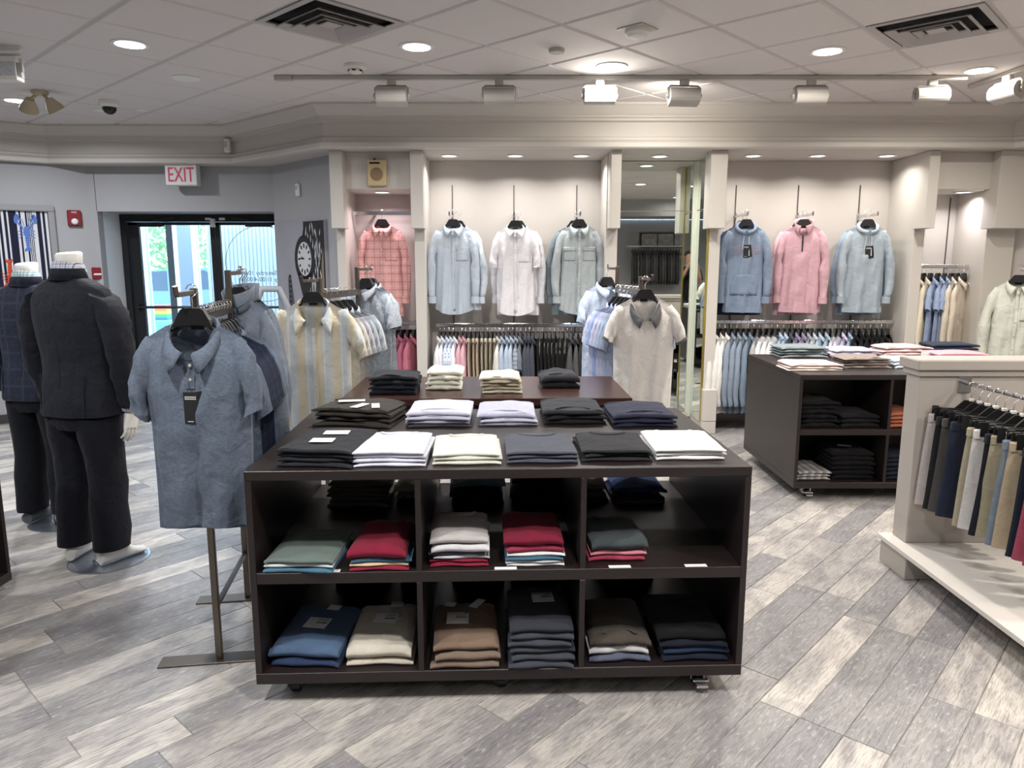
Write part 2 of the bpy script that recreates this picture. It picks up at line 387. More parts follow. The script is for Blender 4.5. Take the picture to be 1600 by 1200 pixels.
def sweep(path, prof, name, m, parent=None):
    """profile (outward distance, height) swept along a plan polyline; outward = right-hand side of travel"""
    n = len(path); P = [Vector(p) for p in path]; rings = []
    for i in range(n):
        d0 = (P[i] - P[i - 1]).normalized() if i else None; d1 = (P[i + 1] - P[i]).normalized() if i < n - 1 else None
        if d0 is None: d0 = d1
        if d1 is None: d1 = d0
        n0 = Vector((d0.y, -d0.x)); n1 = Vector((d1.y, -d1.x)); bis = (n0 + n1).normalized(); k = 1 / max(.3, bis.dot(n0))
        rings.append([(P[i].x + bis.x * o * k, P[i].y + bis.y * o * k, z) for o, z in prof])
    mb = MB(); mb.loft(rings, cap=True); return mb.build(name, m, parent)
def build_shell():
    so = MB().prism([(x, y) for x, y in FAS] + [(6.35, 4.8), (6.35, 8.2), (-7.25, 8.2), (-7.25, 5.82)], Z_SOF, 2.93)
    so = struct(so.build('trim_1', M_WALL)); so['label'] = 'bulkhead above the wall bays'
    prof = [(-.02, 2.9), (.13, 2.9), (.13, 2.878), (.115, 2.868), (.10, 2.85), (.07, 2.815), (.055, 2.802), (.055, 2.79), (.035, 2.785), (.035, 2.765), (.004, 2.755), (.004, 2.64), (.022, 2.632), (.022, 2.612), (.04, 2.60), (.055, 2.585), (.055, 2.552), (.045, 2.543), (-.02, 2.543)]
    struct(sweep(FAS, prof, 'trim_2', M_TRIM))['label'] = 'stepped crown moulding along the bulkhead'
    sof2 = struct(MB().prism([(-7.2, -2.75), (6.3, -2.75), (6.3, -1.45), (-7.2, -1.45)], Z_SOF, 2.93).build('trim_3', M_WALLG))
    def seg(name, a, b, z0, z1, th=.1, m=M_WALL, side=1, parent=None):
        a, b = Vector(a), Vector(b); d = (b - a).normalized(); n = Vector((-d.y, d.x)) * th * side
        pl = [(a.x, a.y), (b.x, b.y), (b.x + n.x, b.y + n.y), (a.x + n.x, a.y + n.y)]
        if side < 0: pl = pl[::-1]
        o = MB().prism(pl, z0, z1).build(name, m, parent)
        return o if parent else struct(o)
    H = Z_SOF - .001
    seg('wall_back', (-1.595, 7.3), (4.55, 7.3), 0, H)
    seg('wall_left_diagonal', (-2.43, 7.7), (-1.60, 6.86), 0, H, m=M_WALLG)
    dw = seg('wall_door', (-4.24, 7.7), (-2.43, 7.7), 2.10, H, th=.10, m=M_WALLG)
    MB().box(-4.31, -4.235, 7.7, 7.8, 0, H).build('wall_pier', M_WALLG, dw)
    c, s = math.cos(R(34)), math.sin(R(34))
    seg('wall_left_angled', (-4.31 - 3.45 * c, 7.7 - 3.45 * s), (-4.31, 7.7), 0, H, m=M_WALLG)
    seg('baseboard_left', (-4.33 - 3.4 * c, 7.695 - 3.4 * s), (-4.33, 7.695), 0, .09, th=.02, m=mat('dark_base', '#3A3838', .6), side=-1)
    seg('wall_left', (-7.17, -2.8), (-7.17, 5.75), 0, 2.93, m=M_WALLG)
    seg('wall_front', (6.3, -2.8), (-7.2, -2.8), 0, H, m=M_WALLG)
    seg('wall_right_angled', (4.46, 6.99), (6.3, 5.15), 0, H)
    seg('wall_right', (6.3, 5.15), (6.3, -2.8), 0, 2.93)
build_shell()

# wall bays: pillars, deep returns, headers
def pillar(name, lo, up, label, right=None):
    t = struct(thing(name, None, None))
    t['label'] = label
    MB().box(lo[0], lo[1], 6.80, 7.3, 0, Z_SOF - .002, .003).build('return_panel', M_TRIM, t)
    MB().box(up[0], up[1], 6.60, 6.799, 1.885, Z_SOF - .002, .003).build('upper_block', M_TRIM, t)
    MB().box(lo[0] - .012, lo[1] + .02, 6.74, 6.799, .12, .42, .004).build('plinth', M_TRIM, t)
    MB().box(lo[0] - .012, lo[1] + .02, 6.745, 6.799, 0, .119, .003).build('plinth_base', M_TRIM, t)
    return t
pillar('trim_4', (-1.59, -1.51), (-1.585, -1.472), 'pillar left of the pink-lit niche')
pillar('trim_5', (-.885, -.79), (-.885, -.775), 'pillar between the pink-lit niche and the next bay')
pillar('trim_6', (.85, .955), (.86, .95), 'pillar left of the mirror bay')
pillar('trim_7', (1.79, 1.89), (1.725, 1.87), 'pillar right of the mirror bay')
pillar('trim_8', (3.64, 3.74), (3.62, 3.71), 'pillar left of the right-hand niche')
pillar('trim_9', (4.30, 4.56), (4.235, 4.56), 'corner pillar right of the right-hand niche')
struct(MB().box(-1.508, -.887, 6.72, 7.298, 2.23, Z_SOF - .002).build('trim_10', M_TRIM))['label'] = 'header over the pink-lit niche'
struct(MB().box(3.742, 4.298, 6.72, 7.298, 2.23, Z_SOF - .002).build('trim_11', M_TRIM))['label'] = 'header over the right-hand niche'

# mirrors in the bay between two pillars
t = thing('wall_mirror', 'tall mirror panels filling the bay behind the white polo', 'mirror')
MB().box(.958, 1.742, 7.285, 7.298, .10, 2.072).build('mirror_panel', M_MIRROR, t)
MB().box(.958, 1.742, 7.285, 7.298, 2.08, 2.54).build('mirror_panel', M_MIRROR, t)
t = thing('side_mirror', 'narrow gold-edged mirror strip turned at right angles to the large mirror', 'mirror')
MB().box(1.777, 1.788, 6.83, 7.235, .10, 2.072).build('mirror_panel', M_MIRROR, t)
MB().box(1.777, 1.788, 6.83, 7.235, 2.08, 2.54).build('mirror_panel', M_MIRROR, t)
MB().box(1.772, 1.788, 6.802, 6.829, .10, 2.54).build('gold_edge', mat('gold_trim', '#C9B25A', .3, .8), t)
o = MB().box(1.744, 1.788, 7.262, 7.298, .06, 2.54).box(1.765, 1.788, 7.236, 7.261, .06, 2.54).build('mirror_corner_trim', mat('pale_trim', '#D6DACB', .5))
tag(o, 'pale upright trim in the corner between the two mirrors', 'trim')
o = MB().box(.958, 1.76, 7.26, 7.298, 0, .095).build('mirror_base', M_TRIM); tag(o, 'low painted skirting under the large mirror', 'skirting')
# ------------------------------------------------------------------ entrance doors and what lies outside
M_FRAME = mat('black_door_frame', '#16171A', .35)
M_EXTW = mat('white_cladding', '#E8EEF2', .7)
M_EXTG = mat('grey_column_paint', '#8E97A6', .7)
def build_door():
    MB().box(-4.30, -4.236, 7.801, 8.35, 0, 2.6).build('door_jamb', M_EXTW, struct(thing('trim_12', None, None)))
    rv = struct(MB().box(-4.236, -2.30, 7.801, 8.35, 2.10, 2.6).build('trim_13', M_WALLG))
    struct(MB().box(-2.42, -2.33, 7.72, 8.35, 0, 2.10).build('trim_14', M_WALLG))
    d = struct(thing('door_1', 'black framed double glass entrance doors', None))
    y = 8.17
    f = MB(); f.box(-4.232, -4.17, y - .05, y + .08, 0, 2.095).box(-2.47, -2.425, y - .05, y + .08, 0, 2.095).box(-4.17, -2.47, y - .05, y + .08, 2.02, 2.095)
    f.build('frame', M_FRAME, d)
    for k, (x0, x1) in enumerate(((-4.165, -3.228), (-3.222, -2.475))):
        lf = MB()
        lf.box(x0, x0 + (.115 if k == 0 else .05), y - .02, y + .025, .01, 2.015, .003).box(x1 - (.05 if k == 0 else .1), x1, y - .02, y + .025, .01, 2.015, .003)
        lf.box(x0, x1, y - .02, y + .025, 1.985, 2.015).box(x0, x1, y - .02, y + .025, .01, .22)
        leaf = lf.build('door_leaf', M_FRAME, d)
        MB().box(x0 + .04, x1 - .04, y, y + .006, .2, 1.99).build('glass', M_GLASS, leaf)
        MB().tube([(x0 + .06, y - .06, 1.10), (x1 - .04, y - .06, 1.10)], .014).box(x0 + .04, x0 + .07, y - .07, y - .02, 1.07, 1.13).box(x1 - .07, x1 - .04, y - .07, y - .02, 1.07, 1.13).build('push_bar', M_FRAME, leaf)
        xa = x0 + .12 if k == 0 else x1 - .12
        sg = 1 if k == 0 else -1
        MB().box(xa, xa + sg * .28, y - .07, y - .022, 1.965, 2.01).tube([(xa + sg * .2, y - .1, 2.03), (xa + sg * .42, y - .08, 2.06)], .008).build('door_closer', M_FRAME, leaf)
        MB().box(-3.3 if k == 0 else -3.15, -3.24 if k == 0 else -3.09, y - .075, y - .052, 2.035, 2.06).build('door_sensor', M_WHITE, d)
    MB().box(-3.245, -3.2, y - .085, y - .052, 1.96, 2.05).build('magnet_switch', M_WHITE, d)
    # hours decal seen from behind: thin ring and mirrored lettering
    g = d
    cx, cz, r = -2.73, 1.57, .41
    n = 64; rg = MB(); rings = []
    for q in range(n + 1):
        a = 2 * math.pi * q / n; rings.append([(cx + (r + dr) * math.cos(a), y + .0075, cz + (r + dr) * math.sin(a)) for dr in (-.003, .003)])
    rg.sheet(rings); rg.build('decal_ring', mat('decal_grey', '#3F4C5C', .6), g)
    for txt, zz, sz in (('Monday - Saturday 10:00-6:00', 1.47, .066), ('Sunday 11:00-4:00pm', 1.40, .066)):
        me = text_mesh(txt, sz, .0004); me.materials.append(mat('decal_grey', '#3F4C5C', .6))
        me.transform(Matrix(((-1, 0, 0, 0), (0, 1, 0, 0), (0, 0, 1, 0), (0, 0, 0, 1))))
        link('decal_lettering', me, g, (cx + .02, y - .002, zz), (R(90), 0, 0))
    struct(MB().box(-8, 0, 8.36, 45, -.08, -.01).build('ground', mat('pavement', '#8F9296', .9, var=.1, scale=4)))
    struct(MB().box(-6, -2.2, 8.36, 9.1, 2.45, 2.6).build('trim_15', M_EXTW))
    rb = struct(MB().box(-3.93, -2.2, 9.62, 9.7, 0, 2.45).build('wall_vestibule', M_EXTW))
    for q in range(34):
        x = -3.92 + q * .05; MB().box(x, x + .034, 9.605, 9.621, 0, 2.45).build('cladding_rib', M_EXTW, rb)
    st = thing('storefront_screen', 'outer glazed storefront screen seen through the left door', 'storefront')
    y2 = 10.2
    for a, b, m in ((-5.35, -5.06, M_EXTG), (-5.06, -4.97, M_EXTW), (-4.68, -4.59, M_FRAME), (-4.59, -4.53, M_EXTW), (-4.53, -4.34, M_EXTG), (-4.34, -4.29, M_EXTW), (-4.08, -3.95, M_EXTW)):
        MB().box(a, b, y2 - .06, y2 + .06, 0, 2.45).build('mullion', m, st)
    MB().box(-4.97, -4.68, y2, y2 + .01, 0, 2.45).build('pane', M_GLASS, st)
    MB().box(-4.29, -4.08, y2, y2 + .01, 0, 2.45).build('pane', M_GLASS, st)
    # rainbow striped box on a green base, parked car, hedge
    b = thing('rainbow_box', 'rainbow striped box on a green base outside the left door', 'box', (-5.32, 11.2, 0))
    MB().box(-.28, .28, -.2, .2, -.01, .72, .01).build('base', mat('sage_green', '#8FBFA0', .8, var=.3, scale=25), b)
    for q, cc in enumerate(('#3F7FE0', '#46C46A', '#F2E04A', '#F08A3C', '#E8506A')):
        MB().box(-.12, .12, -.1, .1, .72 + q * .045, .765 + q * .045).build('stripe', mat('rainbow%d' % q, cc, .6), b)
    def car(x, y, col, label):
        c = thing('car', label, 'car', (x, y, -.01), R(0))
        m = mat('car_' + col, col, .25, .3)
        prof = [(-2.2, .35), (-2.25, .7), (-2.0, .95), (-1.2, 1.02), (-.6, 1.42), (.9, 1.48), (1.7, 1.1), (2.2, 1.0), (2.3, .5), (2.2, .32)]
        MB().plate(prof, -.85, .85).build('body', m, c)
        gm = mat('car_glass', '#39475A', .1)
        MB().plate([(-1.05, 1.03), (-.55, 1.38), (.1, 1.42), (.1, 1.03)], -.858, -.851).build('side_window', gm, c)
        MB().plate([(.16, 1.03), (.16, 1.42), (.85, 1.43), (1.4, 1.08)], -.858, -.851).build('side_window', gm, c)
        for wx in (-1.4, 1.4):
            for wy in (-.87, .67):
                MB().lathe([(.1, 0), (.31, 0), (.33, .05), (.33, .15), (.31, .2), (.1, .2)], 18).move(Matrix.Translation((wx, wy, .33)) @ Matrix.Rotation(R(-90), 4, 'X')).build('wheel', M_BLACK, c, 40)
    car(-6.9, 15.5, '#6C86A8', 'blue-grey car parked outside behind the left door')
    car(-6.0, 19.5, '#B04A58', 'red car parked further off, in the narrow gap beside the door stile')
    hd = MB(); rn = random.Random(5)
    for q in range(4500):
        p = Vector((rn.uniform(-16, -3), 24 + rn.uniform(-.5, .8), rn.uniform(0, 2.9))); s_ = rn.uniform(.05, .14)
        d1 = Vector((rn.uniform(-1, 1), rn.uniform(-1, 1), rn.uniform(-1, 1))).normalized() * s_; d2 = d1.orthogonal().normalized() * s_ * .6
        hd.add([p - d1, p + d2, p + d1, p - d2], [(0, 1, 2, 3)])
    tag(hd.build('hedge', mat('hedge_leaf', '#7FA06A', .8)), 'pale green hedge beyond the parked cars', 'hedge', kind='stuff')
build_door()

# ------------------------------------------------------------------ ceiling fixtures
ALLSPOTS = []
def downlight(px, label, lit=True, energy=None, r=.085, pos=None, trimless=False):
    p = pos if pos else onz(px[0], px[1], Z_CEIL - .006)
    t = thing('downlight', label, 'ceiling light', (p.x, p.y, p.z)); warm = (1, .93, .84) if p.x > .8 else ((1, .97, .93) if p.x > -1.5 else (.93, .96, 1))
    MB().lathe([(r, -.004), (r + .022, -.004), (r + .024, 0), (r + .022, .004), (r, .004), (r, -.004)], 32).build('trim_ring', M_WHITE, t, 40)
    MB().lathe([(.001, .001), (r, .001), (r, .005), (.001, .005)], 28).build('lens', M_LAMP if lit else M_LAMPOFF, t)
    if lit:
        l = disc_lamp('downlight_lamp', energy or SPOT_W, r * .96, warm); l.location = (0, 0, -.001); C.objects.link(l); l.parent = t
    return t
downlight((203, 69), 'round lit downlight left of the square air vent')
downlight((651, 73), 'round lit downlight right of the square air vent')
downlight((955, 104), 'round bluish-lit downlight above the middle track heads')
downlight((1293, 80), 'round lit downlight left of the right-hand air vent')
downlight((1530, 110), 'round lit downlight below the right-hand air vent')
downlight((26, 157), 'round lit downlight behind the twin emergency lamps')
for k, (x, y) in enumerate([(-1.4, 1.6), (.4, 1.3), (2.2, 1.6), (3.6, 2.6), (-3.4, 1.8), (-4.6, 3.4), (4.6, 3.9), (-2.0, -1.0), (1.2, -1.0), (3.4, -1.0), (-4.6, -.2), (5.0, .8)]):  # unseen downlights, added to light the near floor, cabinet front and rear
    downlight(None, 'round lit downlight overhead, %s of those added out of view' % ORD[k], pos=Vector((x, y, Z_CEIL - .006)), energy=None if y > .5 else 7)
def vent(ij, label):
    x, y = g2w(ij[0] + .5, ij[1] + .5); t = thing('air_vent', label, 'air vent', (x, y, Z_CEIL), GA)
    m = mat('vent_white', '#B7B2B0', .5); h = TS / 2 - .012
    def ring(a, za, b, zb):
        q = MB(); A = [(-a, -a, za), (a, -a, za), (a, a, za), (-a, a, za)]; B = [(-b, -b, zb), (b, -b, zb), (b, b, zb), (-b, b, zb)]
        B2 = [(p[0], p[1], p[2] + .006) for p in B]; A2 = [(p[0], p[1], p[2] + .006) for p in A]
        q.add(A + B + A2 + B2, [f for i in range(4) for f in ((i, (i + 1) % 4, 4 + (i + 1) % 4, 4 + i), (8 + i, 12 + i, 12 + (i + 1) % 4, 8 + (i + 1) % 4), (i, 8 + i, 8 + (i + 1) % 4, (i + 1) % 4), (4 + i, 4 + (i + 1) % 4, 12 + (i + 1) % 4, 12 + i))]); return q
    ring(h, -.004, h - .035, -.004).build('frame', m, t)
    for a, b, z in ((h - .075, h - .110, -.030), (h - .135, h - .165, -.034), (h - .19, h - .215, -.030)):
        ring(a, z, b, z + .022).build('louvre', m, t)
    MB().box(-.045, .045, -.045, .045, -.02, -.014).build('centre_plate', m, t)
    MB().box(-h, h, -h, h, .024, .03).build('duct', mat('duct_black', '#0D0D0E', .9), t)
vent(VENTS[0], 'square louvred air vent near the left of the ceiling')
vent(VENTS[1], 'square louvred air vent at the right of the ceiling')
vent(VENTS[2], 'square louvred air vent seen only in the mirror')
def disc(name, px, r, h, label, cat, m=M_WHITE, prof=None):
    p = onz(px[0], px[1], Z_CEIL - .005)
    o = MB().lathe(prof or [(r, 0), (r, -h * .5), (r * .9, -h), (.001, -h)], 24).build(name, m, None, 35, p); return tag(o, label, cat)
disc('ceiling_speaker', (291, 122), .10, .008, 'flat round white speaker grille in the ceiling', 'speaker')
disc('ceiling_sensor', (870, 77), .05, .022, 'small round sensor in the ceiling middle', 'sensor', M_GREYL)
disc('junction_cover', (158, 172), .06, .008, 'flat round cover plate left of the dome camera', 'cover plate')
disc('junction_cover', (220, 172), .05, .006, 'small flat cover plate right of the dome camera', 'cover plate')
p = onz(555, 102, Z_CEIL - .005); t = thing('smoke_detector', 'white smoke detector left of the track lights', 'smoke detector', p)
MB().lathe([(.075, 0), (.075, -.02), (.055, -.028), (.001, -.028)], 24).build('base', M_WHITE, t, 35)
MB().lathe([(.045, -.028), (.048, -.042), (.03, -.052), (.001, -.052)], 20).build('sensing_chamber', M_WHITE, t, 35)
for a in range(6): MB().box(-.012, .012, -.002, .002, -.044, -.034).move(Matrix.Rotation(R(60 * a), 4, 'Z') @ Matrix.Translation((0, -.048, 0))).build('slot', M_BLACK, t)
p = onz(996, 45, Z_CEIL - .005); t = thing('ceiling_beacon', 'larger round detector with stepped base, upper middle of the ceiling', 'smoke detector', p)
MB().box(-.085, .085, -.085, .085, -.006, 0, .003).build('mounting_plate', M_GREYL, t, None, None, (0, 0, GA))
MB().lathe([(.07, -.006), (.07, -.025), (.05, -.045), (.001, -.05)], 24).build('housing', M_WHITE, t, 35)
p = onz(170, 158, Z_CEIL - .005); t = thing('dome_camera', 'white dome security camera with dark bubble', 'security camera', p)
MB().lathe([(.075, 0), (.075, -.03), (.06, -.045), (.055, -.05), (.001, -.05)], 24).build('base', M_WHITE, t, 35)
MB().lathe([(.055, -.05), (.052, -.07), (.04, -.09), (.022, -.102), (.001, -.106)], 24).build('bubble', mat('dark_bubble', '#15161A', .08), t, 60)
p = onz(62, 142, Z_CEIL - .005); t = thing('emergency_light', 'beige twin-head emergency light under the ceiling', 'emergency light', p)
MB().lathe([(.06, 0), (.06, -.02), (.05, -.03), (.001, -.03)], 20).build('base', M_BEIGE, t, 35)
for s_, tilt in ((-1, 28), (1, -22)):
    Mx = Matrix.Translation((s_ * .07, -.02, -.06)) @ Matrix.Rotation(R(tilt), 4, 'Y') @ Matrix.Rotation(R(25), 4, 'X')
    MB().tube([(s_ * .02, 0, -.02), (s_ * .05, -.01, -.05), (s_ * .07, -.02, -.07)], .013).build('arm', M_BEIGE, t, 60)
    hd = MB().lathe([(.001, 0), (.03, -.002), (.036, -.02), (.06, -.07), (.068, -.10), (.062, -.10), (.05, -.06), (.001, -.055)], 24).move(Mx).build('lamp_head', M_BEIGE, t, 40)
# the light fixture cut by the left edge of the picture
p = onz(2, 72, Z_CEIL - .004); t = thing('prismatic_fixture', 'white yoke-mounted fixture with clear prismatic panel at the left edge', 'ceiling light', (p.x - .05, p.y, Z_CEIL), R(4))
MB().box(-.25, .17, -.02, .02, -.03, -.002, .003).build('track_piece', M_WHITE, t)
MB().tube([(-.22, 0, -.15), (-.22, 0, -.05), (.16, 0, -.05), (.16, 0, -.15)], .008).build('yoke', M_WHITE, t)
MB().box(-.24, .15, -.05, .03, -.10, -.07, .004).box(-.24, .15, -.05, .03, -.21, -.185, .004).box(-.24, .15, .0, .03, -.185, -.10).build('housing', M_WHITE, t)
MB().box(-.235, .14, -.045, -.035, -.185, -.10).build('prismatic_panel', mat('prism_glass', '#C8CCCE', .15, var=.35, scale=60, bump=1), t)

# track with flood heads
def flood(t, x, z, tilt, yaw, lit, label, y=0, watt=0, loc=(0, 0, 0)):
    h = thing('track_flood', label, 'track light', (loc[0] + x, loc[1] + y, z), yaw)
    MB().box(-.03, .03, -.02, .02, -.038, 0, .003).build('adapter', M_GREYL, h)
    MB().tube([(-.118, 0, -.13), (-.118, 0, -.055), (-.10, 0, -.04), (.10, 0, -.04), (.118, 0, -.055), (.118, 0, -.13)], .007, 6).build('yoke', M_GREYL, h, 60)
    MB().tube([(.0, -.01, -.05), (.012, -.03, -.07), (-.01, -.02, -.085)], .004, 6).build('cable', M_GREYL, h, 60)
    T = Matrix.Translation((0, 0, -.108)) @ Matrix.Rotation(tilt, 4, 'X')
    pr = [(.045 * math.cos(a), .055 * math.sin(a)) for a in [R(q) for q in range(-80, 81, 20)]]
    sec = [(-.05, -.055), (-.05, .055)] + [(yy + .01, zz) for yy, zz in pr[::-1]]
    b = MB(); rings = [[(xx, yy, zz) for yy, zz in sec] for xx in (-.108, .108)]; b.loft(rings); b.move(T).build('housing', M_GREYL, h)
    MB().box(-.10, .10, -.056, -.0505, -.047, .047, .002).move(T).build('lens', M_LAMP if lit else M_LAMPOFF, h)
    for s_ in (-1, 1): MB().lathe([(.014, 0), (.014, .014), (.001, .014)], 10).move(T @ Matrix.Translation((s_ * .125, 0, 0)) @ Matrix.Rotation(R(90 * s_), 4, 'Y') @ Matrix.Translation((0, 0, -.01))).build('knob', M_GREYL, h)
    if watt:
        d = T @ Vector((0, -1, 0)); s0 = T @ Vector((0, -.07, 0)); d = d - (T @ Vector((0, 0, 0)))
        l = disc_lamp('flood_lamp', watt, .045, (1, .93, .82), R(150)); l.location = T @ Vector((0, -.058, 0)); l.rotation_euler = Vector(d).to_track_quat('-Z', 'Y').to_euler(); C.objects.link(l); l.parent = h
    return h
TY = 5.5
tr = MB().box(-1.55, 3.22, TY - .018, TY + .018, Z_CEIL - .034, Z_CEIL - .006, .003).build('lighting_track', M_GREYL); tag(tr, 'long grey lighting track across the ceiling with six flood heads', 'lighting track')
tag(MB().box(-1.68, -1.555, TY - .025, TY + .025, Z_CEIL - .04, Z_CEIL - .005, .004).build('track_feed', M_GREYL), 'end feed box at the left of the long lighting track', 'feed box')
HP = [(612, 0, 180, 20), (780, 0, 180, 20), (937, 1, 0, -8), (1069, 1, 185, 18), (1267, 0, 178, 10), (1456, 0, 176, 12)]
for k, (px, lit, yaw, tl) in enumerate(HP):
    x = ony(px, 140, TY).x
    flood(tr, x, Z_CEIL - .034, R(tl), R(yaw), lit, ['leftmost flood head on the long ceiling track', 'second flood head from the left on the long track', 'glowing flood head facing the camera on the long track', 'flood head just right of the glowing one, lighting the cornice', 'fifth flood head from the left on the long track', 'rightmost flood head on the long track'][k], y=TY, watt=7 if k == 3 else (3 if k == 2 else 0))
a, b = onz(1515, 136, Z_CEIL - .02), onz(1640, 92, Z_CEIL - .02)
dv = (b - a); t2 = MB().box(0, dv.length, -.018, .018, -.014, .014, .003).build('lighting_track', M_GREYL, None, None, a, (0, 0, math.atan2(dv.y, dv.x))); tag(t2, 'short lighting track slanting at the right edge of the ceiling', 'lighting track')
q = a + dv * .52
flood(t2, q.x, Z_CEIL - .034, R(20), math.atan2(dv.y, dv.x) + R(190), False, 'tilted flood head on the slanting right-hand track', y=q.y, watt=0)

# recessed lights under the bulkhead
def baylight(px, Y, label, watt, col=(1, .96, .92), z=Z_SOF - .006, tgt=None, r=.06):
    x = ony(px, 242, Y).x if z > 2.4 else ony(px, 299, Y).x
    t = thing('recessed_spotlight', label, 'recessed light', (x, Y, z))
    MB().lathe([(r, -.003), (r + .02, -.003), (r + .022, 0), (r + .02, .005), (r, .005), (r, -.003)], 28).build('trim_ring', M_WHITE, t, 40)
    MB().lathe([(.001, .001), (r, .001), (r, .005), (.001, .005)], 24).build('lens', M_LAMP, t)
    l = disc_lamp('recessed_lamp', watt, r * .95, col, R(140)); l.location = (0, 0, -.001); C.objects.link(l); l.parent = t
BW = 6.5
for px, n in ((702, 'left'), (805, 'middle'), (908, 'right')): baylight(px, 6.92, 'recessed spotlight above the %s shirt of the three-shirt bay' % {'left': 'pale blue', 'middle': 'white', 'right': 'grey-green'}[n], BW)
baylight(1031, 6.95, 'recessed spotlight above the mirror bay', BW)
for px, n in ((1177, 'blue hoodie'), (1278, 'pink pullover'), (1386, 'light blue hoodie')): baylight(px, 6.92, 'recessed spotlight above the %s' % n, BW * .9, (1, .95, .87))
baylight(597, 6.98, 'recessed pink-toned spotlight in the left niche', 5, (1, .80, .87), z=2.224)
baylight(1505, 6.98, 'recessed spotlight in the right-hand niche', 5, (1, .95, .95), z=2.224)

# ------------------------------------------------------------------ things on the walls
def on_line(px, py, a, ang):
    r = ray(px, py); d = Vector((math.cos(ang), math.sin(ang))); n = Vector((-d.y, d.x)); t = (a[0] * n.x + a[1] * n.y) / (r.x * n.x + r.y * n.y)
    return Vector((r.x * t, r.y * t, CAM_H + r.z * t))
# exit sign
p = ony(286, 274, 7.56); t = thing('exit_sign', 'white box EXIT sign with red letters over the doors', 'exit sign', (p.x, 7.56, p.z))
MB().box(-.155, .155, -.05, .05, -.10, .105, .005).build('box', mat('exit_white', '#D9DBD8', .5), t)
MB().box(-.06, .06, -.03, .03, .105, Z_SOF - p.z - .001).build('canopy', M_WHITE, t)
me = text_mesh('EXIT', .21, .002); me.materials.append(mat('exit_red', '#B3204E', .5, emit='#B3204E', strength=.25))
o = link('lettering', me, t, (0, -.0525, -.005), (R(90), 0, 0)); o.scale = (.62, .96, 1)
DA = math.atan2(6.86 - 7.7, -1.60 + 2.43); DB = (-2.43, 7.7)
p = on_line(468, 297, DB, DA); t = thing('wall_sensor', 'small white motion sensor on the wall above the clock picture', 'sensor', p, DA)
MB().box(-.03, .03, -.035, -.001, -.06, .06, .01).build('case', M_WHITE, t); MB().box(-.02, .02, -.038, -.034, .0, .04, .002).build('window', M_GREYL, t)
t = thing('corner_sensor', 'white motion sensor in the corner of the bulkhead', 'sensor', (-2.76, 7.47, ony(362, 228, 7.47).z), R(-25))
MB().box(-.032, .032, -.05, -.001, -.065, .065, .012).build('case', M_WHITE, t); MB().box(-.022, .022, -.053, -.049, -.02, .04, .002).build('window', M_GREYL, t)
LA, LB = R(34), (-4.31, 7.7)
p = on_line(116, 341, LB, LA); t = thing('fire_alarm', 'red fire alarm strobe beside the framed lobster towel', 'fire alarm', p, LA)
MB().box(-.062, .062, -.04, -.001, -.078, .078, .008).build('case', M_RED, t)
MB().lathe([(.032, 0), (.03, .012), (.02, .02), (.001, .022)], 16).move(Matrix.Translation((0, -.04, -.035)) @ Matrix.Rotation(R(90), 4, 'X')).build('strobe', mat('strobe_clear', '#E8E8EA', .1, var=.3, scale=80), t, 60)
me = text_mesh('FIRE', .026, .0005); me.materials.append(M_WHITE); link('lettering', me, t, (0, -.0412, .055), (R(90), 0, 0))
p = on_line(152, 427, LB, LA); t = thing('pull_station', 'small red fire pull station half hidden behind the suit shoulder', 'fire alarm', p, LA)
MB().box(-.05, .05, -.035, -.001, -.06, .06, .006).build('case', M_RED, t); MB().box(-.035, .035, -.045, -.035, -.02, .0, .003).build('handle', M_WHITE, t)
# beige wall speaker over the pink niche
p = ony(590, 271, 6.715); t = thing('wall_speaker', 'beige wall speaker with round brown grille over the pink niche', 'speaker', p)
MB().box(-.082, .082, -.05, .004, -.108, .108, .006).build('cabinet', mat('cream_speaker', '#CBB78B', .5), t)
MB().lathe([(.056, 0), (.056, .005), (.001, .008)], 28).move(Matrix.Translation((0, -.05, -.012)) @ Matrix.Rotation(R(90), 4, 'X')).build('grille', mat('grille_brown', '#8C7458', .8, var=.2, scale=200), t, 40)
MB().box(-.06, .03, -.0525, -.05, .075, .092).build('badge', M_BLACK, t); MB().lathe([(.01, 0), (.01, .02), (.001, .02)], 10).move(Matrix.Translation((-.02, -.02, .108))).build('knob', M_BLACK, t)
